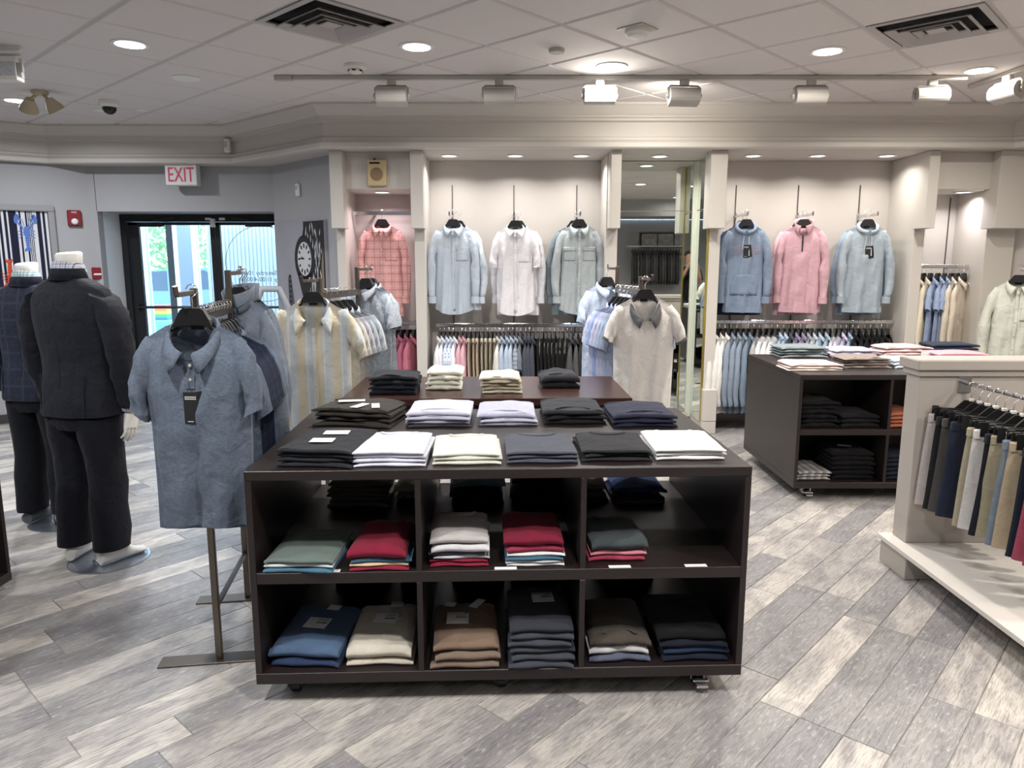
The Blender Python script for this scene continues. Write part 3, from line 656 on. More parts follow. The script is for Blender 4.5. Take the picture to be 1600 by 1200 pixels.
# framed striped towel with lobsters, on the slanting left wall
p = on_line(84, 322, LB, LA); zt = p.z
t = thing('framed_towel', 'framed navy striped towel with blue and orange lobsters', 'framed towel', (p.x, p.y, 0), LA)
wd, zb = .98, .42
fm = mat('grey_frame', '#8F8E90', .5)
for (x0, x1, z0, z1) in ((-wd, 0, zt - .06, zt), (-wd, 0, zb, zb + .06), (-wd, -wd + .06, zb + .06, zt - .06), (-.06, 0, zb + .06, zt - .06)):
    MB().box(x0, x1, -.05, -.001, z0, z1, .008).build('frame_rail', fm, t)
def stripe_mat():
    m, N, L, b = nodes('towel_stripes'); tc = N.new('ShaderNodeTexCoord'); sp = N.new('ShaderNodeSeparateXYZ'); L.new(tc.outputs['Object'], sp.inputs[0])
    f = math_node(N, L, 'FRACT', math_node(N, L, 'ADD', math_node(N, L, 'DIVIDE', sp.outputs[0], .36), 20.0))
    r = N.new('ShaderNodeValToRGB'); r.color_ramp.interpolation = 'CONSTANT'; e = r.color_ramp.elements
    W, K = (*lin('#D5D5D8'), 1), (*lin('#171B33'), 1); st = [0, .10, .16, .20, .30, .34, .36, .38, .40, .42, .44, .46, .56, .66, .70, .76, .82, .88, .92]
    while len(e) < len(st): e.new(.5)
    for i, q in enumerate(st): e[i].position = q; e[i].color = W if i % 2 else K
    L.new(f, r.inputs[0]); L.new(r.outputs[0], b.inputs['Base Color']); b.inputs['Roughness'].default_value = .95; return m
tw = MB().box(-wd + .06, -.06, -.02, -.004, zb + .08, zt - .06).build('towel', stripe_mat(), t)
fr = MB()
for q in range(15): fr.box(-wd + .08 + q * .058, -wd + .086 + q * .058, -.015, -.01, zb + .065 - .05, zb + .08)
fr.build('fringe', mat('fringe_white', '#D5D5D8', .9), tw)
def lobster(cx, cz, s, col, flip, parent):
    m = mat('lobster_' + col, col, .9); k = -1 if flip else 1; g = MB()
    def el(x, z, a, b, ang, n=14):
        ca, sa = math.cos(ang), math.sin(ang)
        g.plate([(cx + s * (x + a * math.cos(q) * ca - b * math.sin(q) * sa), cz + k * s * (z + a * math.cos(q) * sa + b * math.sin(q) * ca)) for q in [2 * math.pi * i / n * (-k) for i in range(n)]][::-1], -.0235, -.0205)
    el(0, .05, .10, .2, 0)
    for i in range(5): el(0, -.16 - i * .075, .085 - i * .008, .042, 0)
    for i in (-1, 0, 1): el(i * .07, -.56, .035, .07, i * .4)
    for sg in (-1, 1):
        el(sg * .17, .28, .14, .035, R(55) if sg > 0 else R(125)); el(sg * .27, .50, .07, .17, R(10) * sg); el(sg * .20, .53, .03, .12, R(-22) * sg)
        for i in range(3): el(sg * .17, .1 - i * .1, .11, .014, R(-25 - i * 8) * sg)
        el(sg * .08, .36, .012, .16, R(-10) * sg)
    g.build('lobster_motif', m, parent)
q = on_line(42, 365, LB, LA); dx = (Vector((q.x, q.y)) - Vector((p.x, p.y))).length
lobster(-dx, q.z, .28, '#5878BE', False, tw)
q = on_line(16, 425, LB, LA); dx = (Vector((q.x, q.y)) - Vector((p.x, p.y))).length
lobster(-dx, q.z - .05, .28, '#C8452A', True, tw)
# clock picture on canvas on the diagonal wall
p0, p1 = on_line(434, 349, DB, DA), on_line(511, 343, DB, DA); wd = (Vector((p1.x, p1.y)) - Vector((p0.x, p0.y))).length
zt = p0.z; zb = zt - 1.15
t = thing('clock_picture', 'canvas picture of a black street clock beside a spire', 'picture', (p0.x, p0.y, 0), DA)
MB().box(0, wd, -.035, -.001, zb, zt, .003).build('canvas', mat('canvas_grey', '#9A9AA2', .8, var=.12, scale=3), t)
K = mat('print_dark', '#26262A', .8); G = mat('print_mid', '#505058', .8); Wm = mat('print_pale', '#C9C9CC', .8)
def pr(mb, m, name='print_detail'): return mb.build(name, m, t)
def cp(fx, fz): return (wd * fx, zt - (fz) * wd / .76)   # picture fractions
cx, cz = cp(.60, .29); ks = wd / .76
def ringp(rx, rz, y, n=24, ox=0, oz=0): return [(cx + ox + rx * math.cos(2 * math.pi * i / n), cz + oz + rz * math.sin(2 * math.pi * i / n)) for i in range(n)]
tree = MB(); rn = random.Random(2)
tree.plate([(wd * .6, zb + .02), (wd * .995, zb + .02), (wd * .995, zt - .005), (wd * .6, zt - .005)], -.0362, -.035)
pr(tree, K)
leafm = MB()
for i in range(90):
    x, z = rn.uniform(wd * .62, wd * .93), rn.uniform(zb + .05, zt - .06); a = rn.uniform(-.25, .25); h = rn.uniform(.03, .07)
    leafm.plate([(x - .008, z), (x + a * h, z - h), (x + .008, z), (x - a * h, z + h)], -.0368, -.0362)
pr(leafm, Wm, 'foliage_print'); pr(MB().plate([(wd * .9, zb + .1), (wd * .97, zb + .1), (wd * .97, zt - .25), (wd * .93, zt - .4)], -.0372, -.0368), mat('print_brown', '#8A745E', .8))
pr(MB().plate(ringp(.15 * ks, .185 * ks, 0), -.0378, -.0372), K, 'clock_case')
pr(MB().plate([(cx - .12 * ks, cz - .1 * ks), (cx - .05 * ks, cz - .28 * ks), (cx + .05 * ks, cz - .28 * ks), (cx + .12 * ks, cz - .1 * ks)], -.0378, -.0372), K, 'clock_bracket')
pr(MB().plate([(cx - .035 * ks, zb + .02), (cx + .06 * ks, zb + .02), (cx + .035 * ks, cz - .2 * ks), (cx - .03 * ks, cz - .2 * ks)], -.0376, -.0372), G, 'clock_post')
pr(MB().plate([(cx - .02 * ks, cz + .17 * ks), (cx + .03 * ks, cz + .17 * ks), (cx, cz + .23 * ks)], -.0378, -.0372), K)
pr(MB().plate(ringp(.105 * ks, .13 * ks, 0, oz=.005), -.0383, -.0378), Wm, 'clock_face')
tk = MB()
for i in range(12):
    a = 2 * math.pi * i / 12; d = Vector((math.cos(a) * .8, math.sin(a))); n = Vector((-d.y, d.x)) * .010 * ks; q0, q1 = d * .085 * ks, d * .118 * ks; o_ = Vector((cx, cz + .005))
    tk.plate([tuple(o_ + q0 - n), tuple(o_ + q1 - n), tuple(o_ + q1 + n), tuple(o_ + q0 + n)], -.0386, -.0383)
for a, l in ((R(178), .085), (R(165), .06)):
    d = Vector((math.cos(a) * .8, math.sin(a))); n = Vector((-d.y, d.x)) * .006 * ks; o_ = Vector((cx, cz + .005)); tk.plate([tuple(o_ - n), tuple(o_ + d * l * ks - n), tuple(o_ + d * l * ks + n), tuple(o_ + n)], -.0386, -.0383)
pr(tk, K, 'clock_numerals')
sx, sz = cp(.28, .42)
pr(MB().plate([(sx - .035 * ks, zb + .02), (sx + .10 * ks, zb + .02), (sx + .02 * ks, sz), (sx - .005, sz + .02), (sx - .03 * ks, sz - .02)], -.0366, -.0362), G, 'spire_print')
sp = MB()
for i in range(12): sp.plate([(sx - .015 * ks, zb + .06 + i * .05), (sx + .02 * ks, zb + .06 + i * .05), (sx + .02 * ks, zb + .085 + i * .05), (sx - .015 * ks, zb + .085 + i * .05)], -.037, -.0366)
pr(sp, K, 'spire_tracery')
# grey bent grab handle seen against the door
t = thing('hand_truck', 'grey bent-tube hand truck standing in front of the doors', 'hand truck', ony(423, 470, 6.2) * 1.0, R(20)); t.location.z = 0
pts = [(-.15, 0, .02), (-.15, 0, 1.12), (-.13, 0, 1.22), (-.07, 0, 1.37), (.07, 0, 1.37), (.13, 0, 1.22), (.15, 0, 1.12), (.15, 0, .02)]
MB().tube(pts, .032, 10).build('tube_frame', mat('grey_enamel', '#8D929A', .45), t, 60)
MB().box(-.15, .15, -.02, .02, .5, .53).box(-.15, .15, -.02, .02, .85, .88).build('cross_bar', mat('grey_enamel', '#8D929A', .45), t)
MB().box(-.2, .2, -.25, 0, .004, .02).build('toe_plate', mat('grey_enamel', '#8D929A', .45), t)
# ------------------------------------------------------------------ display cabinets
def caster(parent, x, y, brake):
    b = MB().box(x - .03, x + .03, y - .03, y + .03, .066, .0785).box(x - .028, x - .02, y - .02, y + .03, .025, .066).box(x + .02, x + .028, y - .02, y + .03, .025, .066)
    if brake: b.box(x - .03, x + .03, y - .065, y - .03, .035, .05, .004).box(x - .022, x + .022, y - .085, y - .06, .022, .034, .004)
    c = b.build('caster', M_CHROME if brake else M_BLACK, parent)
    MB().lathe([(.008, -.018), (.026, -.018), (.029, -.012), (.029, .012), (.026, .018), (.008, .018)], 18).move(Matrix.Translation((x, y, .0292)) @ Matrix.Rotation(R(90), 4, 'Y')).build('wheel', M_BLACK, c, 40)
def cabinet(label, W, D, H, loc, rz, brakes=(1,), cols=3, midpanel=False, shelf=(.466, .507), name='display_cabinet'):
    t = thing(name, label, 'display table', loc, rz)       # origin: front left corner on the floor
    MB().box(0, W, 0, D, H - .035, H, .002).build('tabletop', M_DARK, t)
    MB().box(.0, W, .0, D, .08, .122, .002).build('bottom_shelf', M_DARK, t)
    for x in (0, W - .022): MB().box(x, x + .022, .0015, D - .0015, .123, H - .036, .001).build('side_panel', M_DARK, t)
    cw = (W - .044 - .02 * (cols - 1)) / cols; xs = []
    for k in range(1, cols):
        x = .022 + cw * k + .02 * (k - 1)
        MB().box(x, x + .02, .001, D - .001, .123, shelf[0] - .001, .001).build('divider', M_DARK, t); MB().box(x, x + .02, .001, D - .001, shelf[1] + .001, H - .036, .001).build('divider', M_DARK, t)
    MB().box(.0225, W - .0225, .001, D - .001, shelf[0], shelf[1], .001).build('middle_shelf', M_DARK, t)
    if midpanel:
        for k in range(cols):
            x = .022 + (cw + .02) * k
            for z0, z1 in ((.123, shelf[0] - .001), (shelf[1] + .001, H - .036)): MB().box(x + .16, x + cw - .001, D * .5, D * .5 + .015, z0, z1).build('centre_panel', M_DARK, t)
    for x, y, br in ((.12, .09, 0), (W / 2, .09, 0), (W - .14, .09, 1), (.12, D - .09, 0), (W - .14, D - .09, 0)):
        caster(t, x, y, br if 1 in brakes else (1 - br if x < .2 and y < .2 else 0))
    return t
TZ = .882
fl, fr_, bl, br_ = onz(380, 737, TZ), onz(1176, 729, TZ), onz(489, 643, TZ), onz(1061, 635, TZ)
T_W = (fr_ - fl).length; T_D = ((bl - fl).length + (br_ - fr_).length) / 2; T_R = math.atan2(fr_.y - fl.y, fr_.x - fl.x)
cabinet('dark open-shelved display cabinet in the foreground, piled with folded clothes', T_W, T_D, TZ, (fl.x, fl.y, 0), T_R)
R_O = (1.905, 4.80); R_W, R_D, R_H = 1.82, 1.09, .86
cabinet('dark open-shelved display cabinet behind the grey shorts stand', R_W, R_D, R_H, (R_O[0], R_O[1], 0), 0, brakes=(0,), midpanel=True, shelf=(.45, .49))
cabinet('dark display cabinet cut off by the left edge of the picture', 1.5, .9, .90, (-2.42, 3.36 - 1.5, 0), R(90), brakes=(0,), shelf=(.43, .47))
# brown nesting table behind the front cabinet
t = thing('nesting_table', 'glossy red-brown nesting table behind the front cabinet', 'table', (-.885, 3.72, 0), R(1))
MB().box(0, 1.51, 0, .74, .862, .90, .004).build('tabletop', M_BROWN, t)
MB().box(.05, 1.46, .05, .07, .80, .861).box(.05, 1.46, .67, .69, .80, .861).box(.05, .07, .07, .67, .80, .861).box(1.44, 1.46, .07, .67, .80, .861).build('apron', M_BROWN, t)
for x in (.05, 1.40):
    for y in (.05, .63): MB().box(x, x + .06, y, y + .06, 0, .80, .003).build('leg', M_BROWN, t)

# ------------------------------------------------------------------ grey stand with shorts, at the right
G_Y = 3.65
M_GW = mat('stand_grey', '#A9A29C', .55, var=.02, scale=3); M_GP = mat('stand_platform', '#D2CEC8', .5, var=.02, scale=3)
t = thing('shorts_stand', 'grey panelled stand with a pale low platform at the right', 'display stand', (2.05, G_Y, 0))
MB().box(0, 1.5, 0, .13, .151, 1.06, .002).build('panel', M_GW, t)
MB().box(-.03, 1.53, -.03, .16, 1.061, 1.115, .006).box(-.015, 1.515, -.015, .145, 1.03, 1.06, .004).build('cap', M_GW, t)
MB().box(-.07, 1.6, -1.5, .15, .125, .150, .002).build('platform', M_GP, t)
MB().box(-.055, .12, -.12, .14, 0, .124, .003).build('foot', M_GW, t); MB().box(.12, 1.5, -1.1, -.95, 0, .124).box(.12, 1.5, .0, .12, 0, .124).build('plinth', M_DARK, t)
BZ = 1.0
MB().box(.19, .255, -.008, 0, BZ - .05, BZ + .03).build('bar_bracket', M_CHROME, t); MB().tube([(.222, 0, BZ), (.245, -.95, BZ)], .011, 10).build('hang_bar', M_CHROME, t, 60)

# ------------------------------------------------------------------ garments
def W_(v, *keys):          # piecewise linear
    for (a, x), (b, y) in zip(keys, keys[1:]):
        if v <= b: return x + (y - x) * max(0, (v - a)) / (b - a)
    return keys[-1][1]
class Shirt:
    def __init__(s, sw=.19, cw=.205, hw=.21, L=.76, nx=.075, drop=.07, depth=.05, seed=0, amp=.012, slope=.06, hem=0.0, flare=.5):
        s.__dict__.update(locals())
    def pt(s, q, r, side):
        W = W_(r, (0, s.sw), (.3, s.cw), (1, s.hw)); xt = q * s.sw
        ax = abs(xt)
        if ax > s.nx: zt = -s.slope * (ax - s.nx) / (s.sw - s.nx); d0 = .008
        else:
            zt = (-s.drop if side < 0 else -.012) * (1 - (ax / s.nx) ** 2) ** .8; d0 = .008 + .045 * math.sqrt(max(0, 1 - (ax / s.nx) ** 2))
        zb = -s.L - s.hem * (q * q - .5)
        x = q * W; z = zt + (zb - zt) * r
        d = s.depth * W_(r, (0, 0), (.12, .75), (.3, 1), (1, .8)); k = W_(r, (0, 1), (.12, 0), (1, 0))
        d = (d0 * k + d * (1 - k)) * max(0, 1 - abs(q) ** 3) ** .5 if ax > s.nx or r > 0 else d0
        wv = s.amp * (math.sin(q * 7 + s.seed) * r + .55 * math.sin(q * 15 + 5 * r + s.seed * 2.3) * r + .35 * math.sin(r * 19 + q * 6 + s.seed * 1.7) * min(1, 4 * r) * (1 - abs(q)) + .45 * abs(math.sin(q * 11 + 2.2 * r + s.seed * 3.1)) * r ** 1.4)
        return Vector((x + .3 * wv, side * d + wv, z))
    def body(s, nq=24, nr=22):
        mb = MB(); qs = [-1 + 2 * i / nq for i in range(nq + 1)]; rs = [(j / nr) ** 1.15 for j in range(nr + 1)]
        mb.sheet([[s.pt(q, r, -1) for q in qs] for r in rs], True); mb.sheet([[s.pt(q, r, 1) for q in qs] for r in rs]); return mb
    def front(s, x, z, off=.004):     # point on the front at x, z
        r = max(0, min(1, -z / s.L)); 
        for _ in range(6):
            W = W_(r, (0, s.sw), (.3, s.cw), (1, s.hw)); p = s.pt(max(-.98, min(.98, x / W)), r, -1); r = max(0, min(1, r + (p.z - z) / s.L))
        return Vector((x, p.y - off, z))
    def strip(s, x0, x1, z0, z1, n=14, off=.004, nx=2):
        return MB().sheet([[s.front(x0 + (x1 - x0) * i / nx, z0 + (z1 - z0) * j / n, off) for i in range(nx + 1)] for j in range(n + 1)], True)
    def sleeve(s, side, kind, n=12, bend=0.0):
        sw, cw, fl = s.sw, s.cw, s.flare
        if kind == 'short': K = [((sw - .06, -.055), (cw - .085, -.20), .018), ((sw - .014, -.045), (cw - .03, -.235), .03), ((sw + .026 + .01 * fl, -.105), (cw - .008, -.255), .045), ((sw + .044 + .022 * fl, -.20 + .03 * fl), (cw - .004 + .01 * fl, -.29 + .02 * fl), .048), ((sw + .05 + .04 * fl, -.30 + .06 * fl), (cw - .012 + .022 * fl, -.33 + .045 * fl), .044)]
        elif kind == 'rolled': K = [((sw - .06, -.055), (cw - .085, -.20), .018), ((sw - .012, -.045), (cw - .02, -.24), .03), ((sw + .035, -.13), (cw + .0, -.29), .042), ((sw + .06, -.25), (cw + .0, -.34), .045), ((sw + .07, -.32), (cw - .0, -.36), .05), ((sw + .06, -.37), (cw - .0, -.375), .04)]
        else: K = [((sw - .06, -.055), (cw - .085, -.20), .018), ((sw - .012, -.045), (cw - .025, -.235), .03), ((sw + .035, -.12), (cw - .005, -.27), .045), ((sw + .060, -.24), (cw + .004, -.33), .05), ((sw + .078 + bend, -.38), (sw - .012 + bend, -.40), .048), ((sw + .078 + bend, -.52), (sw + .0 + bend, -.53), .042), ((sw + .068 + bend * .5, -.63), (sw + .002 + bend * .5, -.63), .038), ((sw + .060, -.665), (sw + .0, -.665), .03)]
        # refine
        rings = []
        for i in range(len(K) - 1):
            for f in (0, .34, .67):
                rings.append(tuple([tuple(a + (b - a) * f for a, b in zip(K[i][0], K[i + 1][0])), tuple(a + (b - a) * f for a, b in zip(K[i][1], K[i + 1][1])), K[i][2] + (K[i + 1][2] - K[i][2]) * f]))
        rings.append(K[-1]); out = []
        for i, (o, q, b) in enumerate(rings):
            c = ((o[0] + q[0]) / 2, (o[1] + q[1]) / 2); a = ((o[0] - q[0]) / 2, (o[1] - q[1]) / 2); f = i / len(rings)
            rg = []
            for k in range(n):
                th = 2 * math.pi * k / n; wr = 1 + .12 * math.sin(f * 23 + k * 1.9 + s.seed) * min(1, f * 3)
                rg.append((side * (c[0] + a[0] * math.cos(th)), b * math.sin(th) * wr - .026 * f + .006 * math.sin(f * 17 + s.seed * 3 + side), c[1] + a[1] * math.cos(th)))
            out.append(rg)
        return MB().loft(out, cap=False)
    def collar(s, leaf=.045, point=.05, stand=.024, spread=.018, n=26, stop=168):
        g = [[], [], [], []]; nx = s.nx
        for i in range(n + 1):
            th = R(-stop + 2 * stop * i / n); f = (1 - math.cos(th)) / 2; e = max(0, (abs(math.degrees(th)) - 95) / (stop - 95)) ** 1.6
            x, y = nx * math.sin(th) * (1 + .0 * e), .048 * math.cos(th) - .012 * f; z = .004 - (s.drop - .012) * f ** 1.6
            ux, uy = math.sin(th), math.cos(th)
            g[0].append((x * .98, y * .95, z - .014)); g[1].append((x, y, z + stand * (1 - .55 * f)))
            g[2].append((x + ux * spread * .5, y + uy * spread * .6 - .004 * f, z + stand * (1 - .6 * f) - .006))
            sx = math.copysign(1, x)
            g[3].append((x + ux * spread + sx * point * .62 * e, y + uy * spread - .012 * f - .006 * e, z + stand - leaf - point * e * .75))
        return MB().sheet(g)
def solid(o, th): md = o.modifiers.new('thickness', 'SOLIDIFY'); md.thickness = th; return o
def button(p, m, parent, r=.006): return MB().lathe([(r, 0), (r, .002), (r * .6, .003), (.0005, .003)], 10).move(Matrix.Translation(p) @ Matrix.Rotation(R(90), 4, 'X')).build('button', m, parent, 40)
M_BTN = mat('pearl_button', '#CFCFCB', .3)

HANG = None
def hanger_proto():
    t = thing('hanger', '', 'hanger')
    MB().plate([(-.072, -.018), (-.03, -.008), (.03, -.008), (.072, -.018), (.062, .010), (.042, .045), (.03, .052), (-.03, .052), (-.042, .045), (-.062, .010)], -.011, .011).build('centre_plate', M_BLACK, t)
    for sd in (-1, 1): MB().tube([(sd * .06, 0, -.016), (sd * .10, 0, -.034), (sd * .165, 0, -.068)], [.008, .0055, .004], 8).build('shoulder_arm', M_BLACK, t, 60)
    hk = [(0, 0, .05), (0, 0, .085)] + [(.020 * math.cos(R(a)) * 1.0, 0, .115 + .020 * math.sin(R(a))) for a in range(-100, 200, 30)]
    hk = [(0, 0, .05), (0, 0, .09), (.014, 0, .098), (.021, 0, .112), (.018, 0, .128), (.004, 0, .136), (-.012, 0, .131), (-.02, 0, .118)]
    MB().tube(hk, .0022, 6).build('hook', M_CHROME, t, 60)
    return t
def hang(loc, rz, label, group=None, hz=.0, scale=1.0):
    global HANG
    if HANG is None: HANG = hanger_proto(); h = HANG
    else: h = copy_tree(HANG)
    h.location = loc; h.rotation_euler = (0, 0, rz); h['label'] = label
    if group: h['group'] = group
    if scale != 1.0: h.scale = (scale,) * 3
    return h
HOOK = .118       # rail centre above the garment's collar
def make_shirt(label, cat, loc, rz, cloth, sleeve='long', collar='shirt', placket='full', pockets=(), seed=0, name='shirt', tagc=None, trimc=None, hanger=True, hlabel=None, innerlabel=True, scale=1.0, **kw):
    t = thing(name, label, cat, loc, rz); S = Shirt(seed=seed, **kw)
    S.body().build('body', cloth, t, 60)
    for sd in (-1, 1):
        sl = S.sleeve(sd, sleeve, bend=random.uniform(-.01, .02)).build('sleeve', cloth, t, 60)
        if sleeve == 'long':
            zc, xo = -.655, S.sw + .030
            MB().loft([[(sd * (xo + .039 * math.cos(2 * math.pi * k / 12)), .034 * math.sin(2 * math.pi * k / 12) - .026, z) for k in range(12)] for z in (zc, zc - .03, zc - .062)], False).build('cuff', trimc or cloth, sl, 60)
        elif trimc:
            g = [];
            f_ = S.flare
            for o_, q_ in (((S.sw + .049 + .037 * f_, -.286 + .057 * f_), (S.cw - .010 + .020 * f_, -.322 + .045 * f_)), ((S.sw + .052 + .042 * f_, -.306 + .06 * f_), (S.cw - .012 + .024 * f_, -.338 + .045 * f_))):
                c = ((o_[0] + q_[0]) / 2, (o_[1] + q_[1]) / 2); a = ((o_[0] - q_[0]) / 2, (o_[1] - q_[1]) / 2)
                g.append([(sd * (c[0] + a[0] * 1.06 * math.cos(2 * math.pi * k / 12)), .048 * math.sin(2 * math.pi * k / 12) - .025, c[1] + a[1] * 1.06 * math.cos(2 * math.pi * k / 12)) for k in range(12)])
            MB().loft(g, False).build('cuff_band', trimc, sl, 60)
    cc = trimc or cloth
    if collar == 'shirt': solid(S.collar().build('collar', cc, t, 60), .002)
    elif collar == 'polo': solid(S.collar(leaf=.05, point=.045, spread=.022).build('collar', cc, t, 60), .003)
    elif collar == 'camp': solid(S.collar(leaf=.055, point=.06, spread=.03, stop=150).build('collar', cc, t, 60), .002)
    elif collar == 'stand': solid(S.collar(leaf=-.015, point=-.01, stand=.05, spread=.004, stop=160).build('collar', cc, t, 60), .004)
    elif collar == 'hood':
        rings = []
        for i in range(25):
            th = R(-172 + 344 * i / 24); f = (1 - math.cos(th)) / 2; r = .034 * (1 - .55 * f)
            c = Vector((S.nx * 1.12 * math.sin(th), .055 * math.cos(th) - .018 * f, .012 - (S.drop - .02) * f ** 1.3)); u = Vector((math.sin(th), math.cos(th) * .7, 0))
            rings.append([c + u * r * .75 * math.cos(a) + Vector((0, 0, r * math.sin(a))) for a in [2 * math.pi * k / 8 for k in range(8)]])
        MB().loft(rings).build('hood', cc, t, 60)
        for sd in (-1, 1):
            MB().tube([S.front(sd * .022, -S.drop - .005, .02), S.front(sd * .028, -S.drop - .07, .012), S.front(sd * .03, -S.drop - .15 - .03 * sd, .010)], .0035, 6).build('drawstring', fabric('#C7D0DA'), t, 60)
    if innerlabel:
        MB().box(-.024, .024, .026, .029, -.024, -.010).build('neck_label', M_PAPERD, t)
    if placket == 'full':
        solid(S.strip(-.015, .015, -S.drop - .005, -S.L + .01, 20, .005).build('placket', cloth, t, 60), .004)
        for k in range(6): button(S.front(0, -S.drop - .03 - k * (S.L - .2) / 5.2, .008), M_BTN, t)
    elif placket == 'short':
        S.strip(-.015, .015, -S.drop - .002, -S.drop - .10, 6, .003).build('placket', cc if trimc and collar == 'polo' and False else cloth, t, 60)
        for k in range(2): button(S.front(0, -S.drop - .018 - k * .05, .004), M_BTN, t)
    elif placket == 'zip':
        S.strip(-.007, .007, -S.drop + .004, -S.drop - .14, 6, .003).build('zip_tape', fabric('#3E4552'), t, 60)
        MB().box(-.005, .005, S.front(0, -S.drop - .05).y - .006, S.front(0, -S.drop - .05).y - .001, -S.drop - .075, -S.drop - .045).build('zip_pull', M_BLACK, t)
    for kind, x in pockets:
        if kind == 'patch':
            solid(S.strip(x - .055, x + .055, -.20, -.325, 8, .0045, 6).build('chest_pocket', cloth, t, 60), .004)
            S.strip(x - .056, x + .056, -.198, -.216, 2, .0065, 6).build('pocket_hem', cloth, t, 60)
        elif kind == 'flap':
            solid(S.strip(x - .055, x + .055, -.205, -.325, 8, .0045, 6).build('chest_pocket', cloth, t, 60), .004)
            solid(S.strip(x - .06, x + .06, -.20, -.235, 3, .011, 6).build('pocket_flap', cloth, t, 60), .004)
            button(S.front(x, -.225, .009), M_BTN, t, .005)
        elif kind == 'kangaroo':
            g = []
            for j in range(9):
                z = -.45 - .19 * j / 8; hw = W_(j / 8, (0, .085), (.5, .12), (1, .12)); g.append([S.front(-hw + 2 * hw * i / 8, z, .007) for i in range(9)])
            solid(MB().sheet(g, True).build('kangaroo_pocket', cloth, t, 60), .006)
        elif kind == 'stripes':
            for z_ in (-.20, -.225, -.25): S.strip(-S.cw * .6, S.cw * .75, z_, z_ - .014, 1, .003, 10).build('chest_stripe', fabric('#8E8496'), t, 60)
        elif kind == 'rib':
            S.strip(-S.hw * .97, S.hw * .97, -S.L + .05, -S.L - .005, 3, .003, 12).build('hem_band', cloth, t, 60)
    if tagc:
        x, z = tagc; p = S.front(x, z, .012)
        tg = MB().box(p.x - .032, p.x + .022, p.y - .004, p.y - .002, z - .115, z, .0005).build('swing_tag', M_PAPERD, t)
        tw = MB().box(-.026, .026, -.001, .001, -.112, .0).move(Matrix.Translation((p.x + .008, p.y - .0005, z)) @ Matrix.Rotation(R(-9), 4, 'Y')).build('swing_tag', M_PAPERD, t)
        ln = MB()
        for row in range(2):
            for k in range(7): ln.box(p.x - .026 + k * .006, p.x - .022 + k * .006, p.y - .0046, p.y - .0041, z - .019 - row * .007, z - .0155 - row * .007)
        ln.box(p.x - .02, p.x + .0, p.y - .0046, p.y - .0041, z - .106, z - .104)
        ln.build('tag_print', M_PAPER, tg)
        MB().tube([S.front(.0, z + .075, .006), (p.x - .015, p.y - .002, z + .04), (p.x, p.y - .002, z - .004)], .0008, 4).build('tag_cord', M_BLACK, t)
    if scale != 1: t.scale = (scale,) * 3
    if hanger: hang((loc[0], loc[1], loc[2] + .003), rz, hlabel or 'black hanger of the ' + label, None, scale=scale)
    return t
# coarse versions for crowded rails
PROTO = {}
def rail_proto(kind):
    if kind in PROTO: return PROTO[kind]
    t = thing('shirt' if kind != 'trousers' else 'trousers', '', 'shirt')
    if kind == 'trousers':
        g = []
        for j in range(9):
            z = -.02 - .74 * j / 8; hw = .10 + .012 * j / 8; g.append([(hw * math.cos(a), .020 * math.sin(a) + .008 * math.sin(j * .9), z) for a in [2 * math.pi * k / 12 for k in range(12)]])
        MB().loft(g).build('legs', None, t, 50); MB().box(-.105, .105, -.018, .018, -.045, .0, .004).build('waistband', None, t)
        for o in t.children: o.data.materials.append(fabric('#888888'))
    else:
        S = Shirt(seed={'long': 1.2, 'short': 2.9, 'tee': 4.1}[kind], depth=.030, amp=.010, L=.74)
        c = fabric('#888888')
        S.body(12, 12).build('body', c, t, 60)
        for sd in (-1, 1): S.sleeve(sd, 'long' if kind == 'long' else 'short', 8).build('sleeve', c, t, 60)
        if kind != 'tee': solid(S.collar(n=14).build('collar', c, t, 60), .002)
    t['proto'] = 1; PROTO[kind] = t; t['used'] = 0
    return t
def rail_item(kind, cloth, loc, rz, label, group, name=None, cat=None, hl=None, scale=1.0):
    p = rail_proto(kind); o = p if not p['used'] else copy_tree(p)
    if not p['used']: p['used'] = 1; first = True
    o.location = loc; o.rotation_euler = (0, 0, rz); tag(o, label, cat or ('trousers' if kind == 'trousers' else 'shirt'), group)
    for k in ('proto', 'used'):
        if o is not p and k in o: del o[k]
    for ch in o.children: recolor(ch, cloth)
    o.scale = (scale, scale * .6, scale)
    hang((loc[0], loc[1], loc[2] + .003), rz, hl, 'hangers on the wall rails')
    return o

# chrome rails and wall standards
def rail(x0, x1, y, z, label, back=7.3, posts=None):
    t = thing('hang_rail', label, 'clothes rail', (0, 0, 0))
    MB().box(x0, x1, y - .008, y + .008, z - .017, z + .017, .003).build('bar', M_CHROME, t)
    for x in (posts or (x0 + .04, x1 - .04)): MB().box(x - .006, x + .006, y + .008, back - .002, z - .014, z + .010).build('bracket', M_CHROME, t)
    return t
def standard(x, z0, z1, label):
    tag(MB().box(x - .0045, x + .0045, 7.290, 7.2995, z0, z1, .001).build('slotted_standard', mat('slot_dark', '#4A4746', .5)), label, 'slotted standard')
def faceout(x, y0, z, label, yaw=0):
    t = thing('faceout_arm', label, 'faceout arm', (x, 7.29, z), yaw)
    MB().box(-.006, .006, -(7.29 - y0), 0, -.012, .012, .002).build('arm', M_CHROME, t); MB().box(-.010, .010, -.012, 0, -.035, .035, .002).build('plate', M_CHROME, t); MB().box(-.007, .007, -(7.29 - y0) - .004, -(7.29 - y0), -.012, .024).build('stop', M_CHROME, t)

